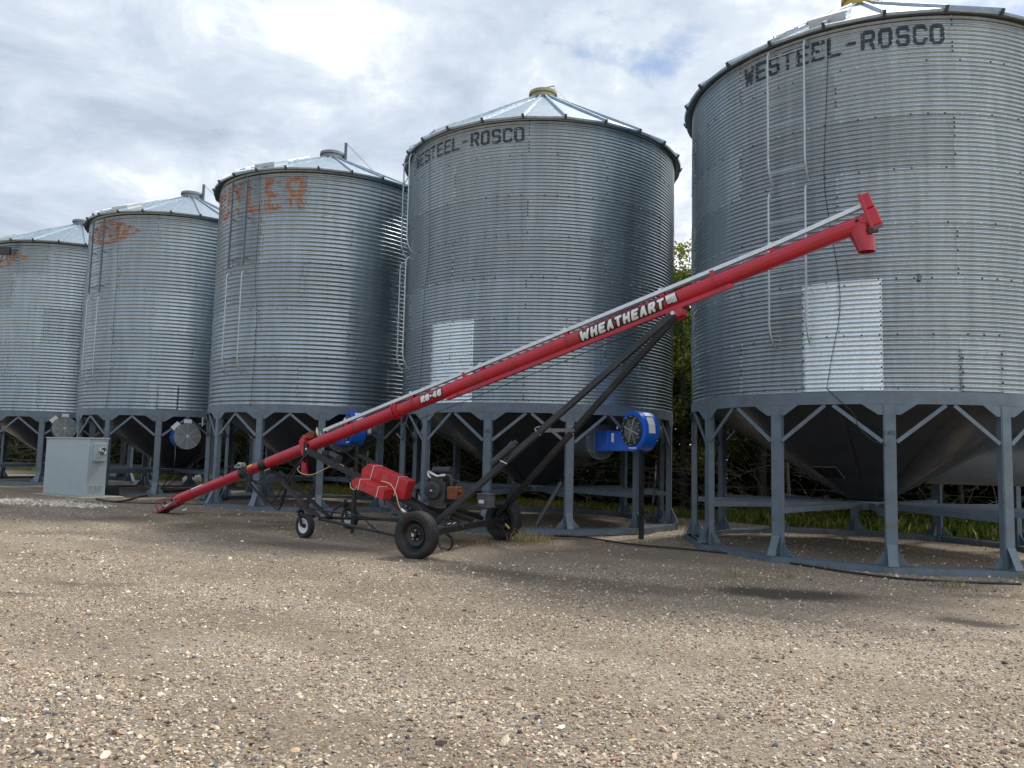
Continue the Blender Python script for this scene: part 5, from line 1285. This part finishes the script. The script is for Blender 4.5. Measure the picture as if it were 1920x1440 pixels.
def grass():
    n = 80000
    s = rng.uniform(-50, 4, n); t = rng.random(n); rdv = 18.9+t*2.0+(fbm(s*.6, s*.1)-.5)*1.1+np.where(s < -12, -.55, 0)
    x = ROWN.x*rdv+ROWR.x*s; y = ROWN.y*rdv+ROWR.y*s
    dens = fbm(x*.8, y*.8+5); kp = rng.random(n) < np.clip((dens-.28)*4, .05, 1)*np.clip(t*2.2+.1, 0, 1); x, y, t, s = x[kp], y[kp], t[kp], s[kp]; n = len(x)
    tall = smooth(-7.5, -5, s)      # weeds are taller behind the nearest bin
    h = rng.uniform(.08, .26, n)*(1+1.4*tall*t); a = rng.uniform(0, 2*pi, n); w = rng.uniform(.006, .014, n)*(1+tall); ln = rng.normal(0, .35, (n, 2))*h[:, None]
    z = zg(x, y); B_ = np.stack([x, y, z-.01], 1); T_ = B_+np.stack([ln[:, 0], ln[:, 1], h], 1); W__ = np.stack([np.cos(a), np.sin(a), 0*a], 1)*w[:, None]
    Mid = B_*.45+T_*.55+np.stack([-ln[:, 0]*.2, -ln[:, 1]*.2, 0*h], 1)
    V = np.stack([B_-W__, B_+W__, Mid+W__*.8, T_+W__*.1], 1).reshape(-1, 3); V2 = np.stack([B_-W__, Mid+W__*.8, T_+W__*.1, Mid-W__*.8], 1).reshape(-1, 3)
    F = np.arange(len(V2)).reshape(-1, 4)
    pal = np.array([(.14, .21, .035), (.21, .25, .05), (.38, .32, .10), (.45, .37, .16), (.09, .16, .03)])
    dry = fbm(x*.7+30, y*.7); ci = np.where(rng.random(n) < np.clip((dry-.30)*3.2*(1-.75*tall), .05, .9), rng.choice([2, 3, 1], n), rng.choice([0, 1, 4, 0], n))
    C = pal[ci]*rng.uniform(.7, 1.25, (n, 1))
    tag(npmesh('grass', V2, F, MT['grass'], smoothf=False, attr={'col': np.repeat(C, 4, 0)}), kind='stuff')
    # broad leaf weeds
    k = 12000; s = rng.uniform(-7.5, 4, k); rdv = 19.7+rng.random(k)*1.6; x = ROWN.x*rdv+ROWR.x*s; y = ROWN.y*rdv+ROWR.y*s; kp = fbm(x*1.3, y*1.3+3) > .46; x, y = x[kp], y[kp]
    P = np.stack([x, y, rng.random(len(x))**1.2*.62+.03], 1); V, F = leafquads(P, rng.uniform(.05, .11, len(P)), .8)
    C = np.array([(.10, .19, .03), (.17, .25, .045), (.34, .33, .07), (.06, .12, .025)])[rng.choice(4, len(P))]*rng.uniform(.75, 1.25, (len(P), 1))
    tag(npmesh('weeds', V, F, MT['leaf'], smoothf=False, attr={'col': np.repeat(C, 4, 0)}), kind='stuff')
grass()
def tuft(px, py, n, h, pal, label, nm='grass_tuft', spread=.10, cat='grass tuft', grp='dry grass tufts on the gravel'):
    o = G(px, py); x = o.x+rng.normal(0, spread, n); y = o.y+rng.normal(0, spread*.6, n); hh = rng.uniform(.35, 1, n)*h; ln = rng.normal(0, .35, (n, 2))*hh[:, None]; a = rng.uniform(0, 2*pi, n)
    w = np.stack([np.cos(a), np.sin(a), 0*a], 1)*rng.uniform(.002, .006, (n, 1)); B_ = np.stack([x, y, np.full(n, o.z)], 1); T_ = B_+np.stack([ln[:, 0], ln[:, 1], hh], 1); Mi = B_*.4+T_*.6+np.stack([-ln[:, 0]*.25, -ln[:, 1]*.25, 0*hh], 1)
    V = np.stack([B_-w, Mi+w, T_, Mi-w], 1).reshape(-1, 3); C = np.array(pal)[rng.choice(len(pal), n)]*rng.uniform(.7, 1.2, (n, 1))
    tag(npmesh(nm, V, np.arange(4*n).reshape(-1, 4), MT['grass'], smoothf=False, attr={'col': np.repeat(C, 4, 0)}), label, cat, grp)
DRY = [(.38, .30, .14), (.30, .22, .09), (.45, .37, .20), (.22, .18, .07)]; GRN = [(.12, .17, .03), (.20, .21, .06), (.08, .12, .02)]
tuft(985, 1020, 130, .30, DRY, 'dry straw coloured tuft beside the far rear wheel', spread=.12); tuft(1022, 1022, 70, .26, DRY, 'thin dry tuft right of the one by the rear wheel', spread=.08)
tuft(1382, 1083, 60, .13, [(.30, .26, .16), (.38, .33, .24)], 'withered plant on the gravel before the second ring leg', spread=.10); tuft(1480, 1085, 40, .07, GRN+DRY, 'tiny yellow green tuft in front of the nearest ring', spread=.04)
tuft(1780, 1100, 90, .12, DRY+GRN, 'low dry weed against the outer face of the nearest ring', spread=.14); tuft(905, 1022, 60, .10, DRY, 'small withered plant on the dirt between the rear wheels', spread=.16); tuft(800, 1030, 40, .10, DRY, 'sparse dry blades behind the near rear wheel', spread=.1)
tuft(1850, 1110, 60, .09, [(.10, .09, .08), (.2, .17, .12), (.3, .24, .14)], 'dark withered leaves by the ring at the right edge', spread=.2)
def ringweeds():
    pts = []; 
    for k in (5, 4, 3):
        B = BINS[k]
        for i in range(260):
            a = rng.uniform(0, 360); r = B['R']+rng.choice([.2, -.2])+rng.normal(0, .05)
            if fbm(np.array([a*.08]), np.array([k*3.]))[0] < .5: continue
            pts.append(polar(B, a, r, float(zg(B['c'][0], B['c'][1]))))
    P = np.array([tuple(p) for p in pts]); n = len(P)*6; P = np.repeat(P, 6, 0)+rng.normal(0, .04, (n, 3))*np.array([1, 1, 0]); hh = rng.uniform(.03, .13, n); ln = rng.normal(0, .4, (n, 2))*hh[:, None]; a = rng.uniform(0, 2*pi, n)
    w = np.stack([np.cos(a), np.sin(a), 0*a], 1)*.006; T_ = P+np.stack([ln[:, 0], ln[:, 1], hh], 1); Mi = (P+T_)/2
    C = np.array(DRY+GRN+GRN)[rng.choice(10, n)]
    tag(npmesh('ring_weeds', np.stack([P-w, Mi+w, T_, Mi-w], 1).reshape(-1, 3), np.arange(4*n).reshape(-1, 4), MT['grass'], smoothf=False, attr={'col': np.repeat(C, 4, 0)}), kind='stuff')
ringweeds()
# fence wire between the posts
m = MB()
for z in (1.25, .85):
    a = ROWN*19.9+ROWR*-14; b = ROWN*20.3+ROWR*3; m.tube([(a.x, a.y, z), (b.x, b.y, z)], .003, 4)
tag(m.build('fence_wire', MT['capsteel']), 'thin slack wires strung along the old fence posts', 'fence wire')

# grease and rust marks round the welded tube joints
for px, w_ in ((1064, 7), (776, 9), (667, 6), (1340, 3)):
    p0 = T(px); u, v = np.meshgrid(np.arange(0, w_*.0085, .005), np.arange(-.16, .15, .005)); u = u.ravel(); v = v.ravel()
    kp = fbm(u*30+px, v*18, 4) > .40+np.abs(u/(w_*.0085)-.5)*.45
    def fn(cu, cv, p0=p0):
        th = radians(5)-cv/r2
        return np.array(p0)[None]+np.outer(cu, np.array(TD))+np.outer(np.cos(th)*(r2+.0045), -np.array(AN3))+np.outer(-np.sin(th)*(r2+.0045), np.array(TU))-np.array(worldloc(tb))
    cellmesh('weld_stain', u[kp], v[kp], .005, fn, MT['red_dull'], tb)
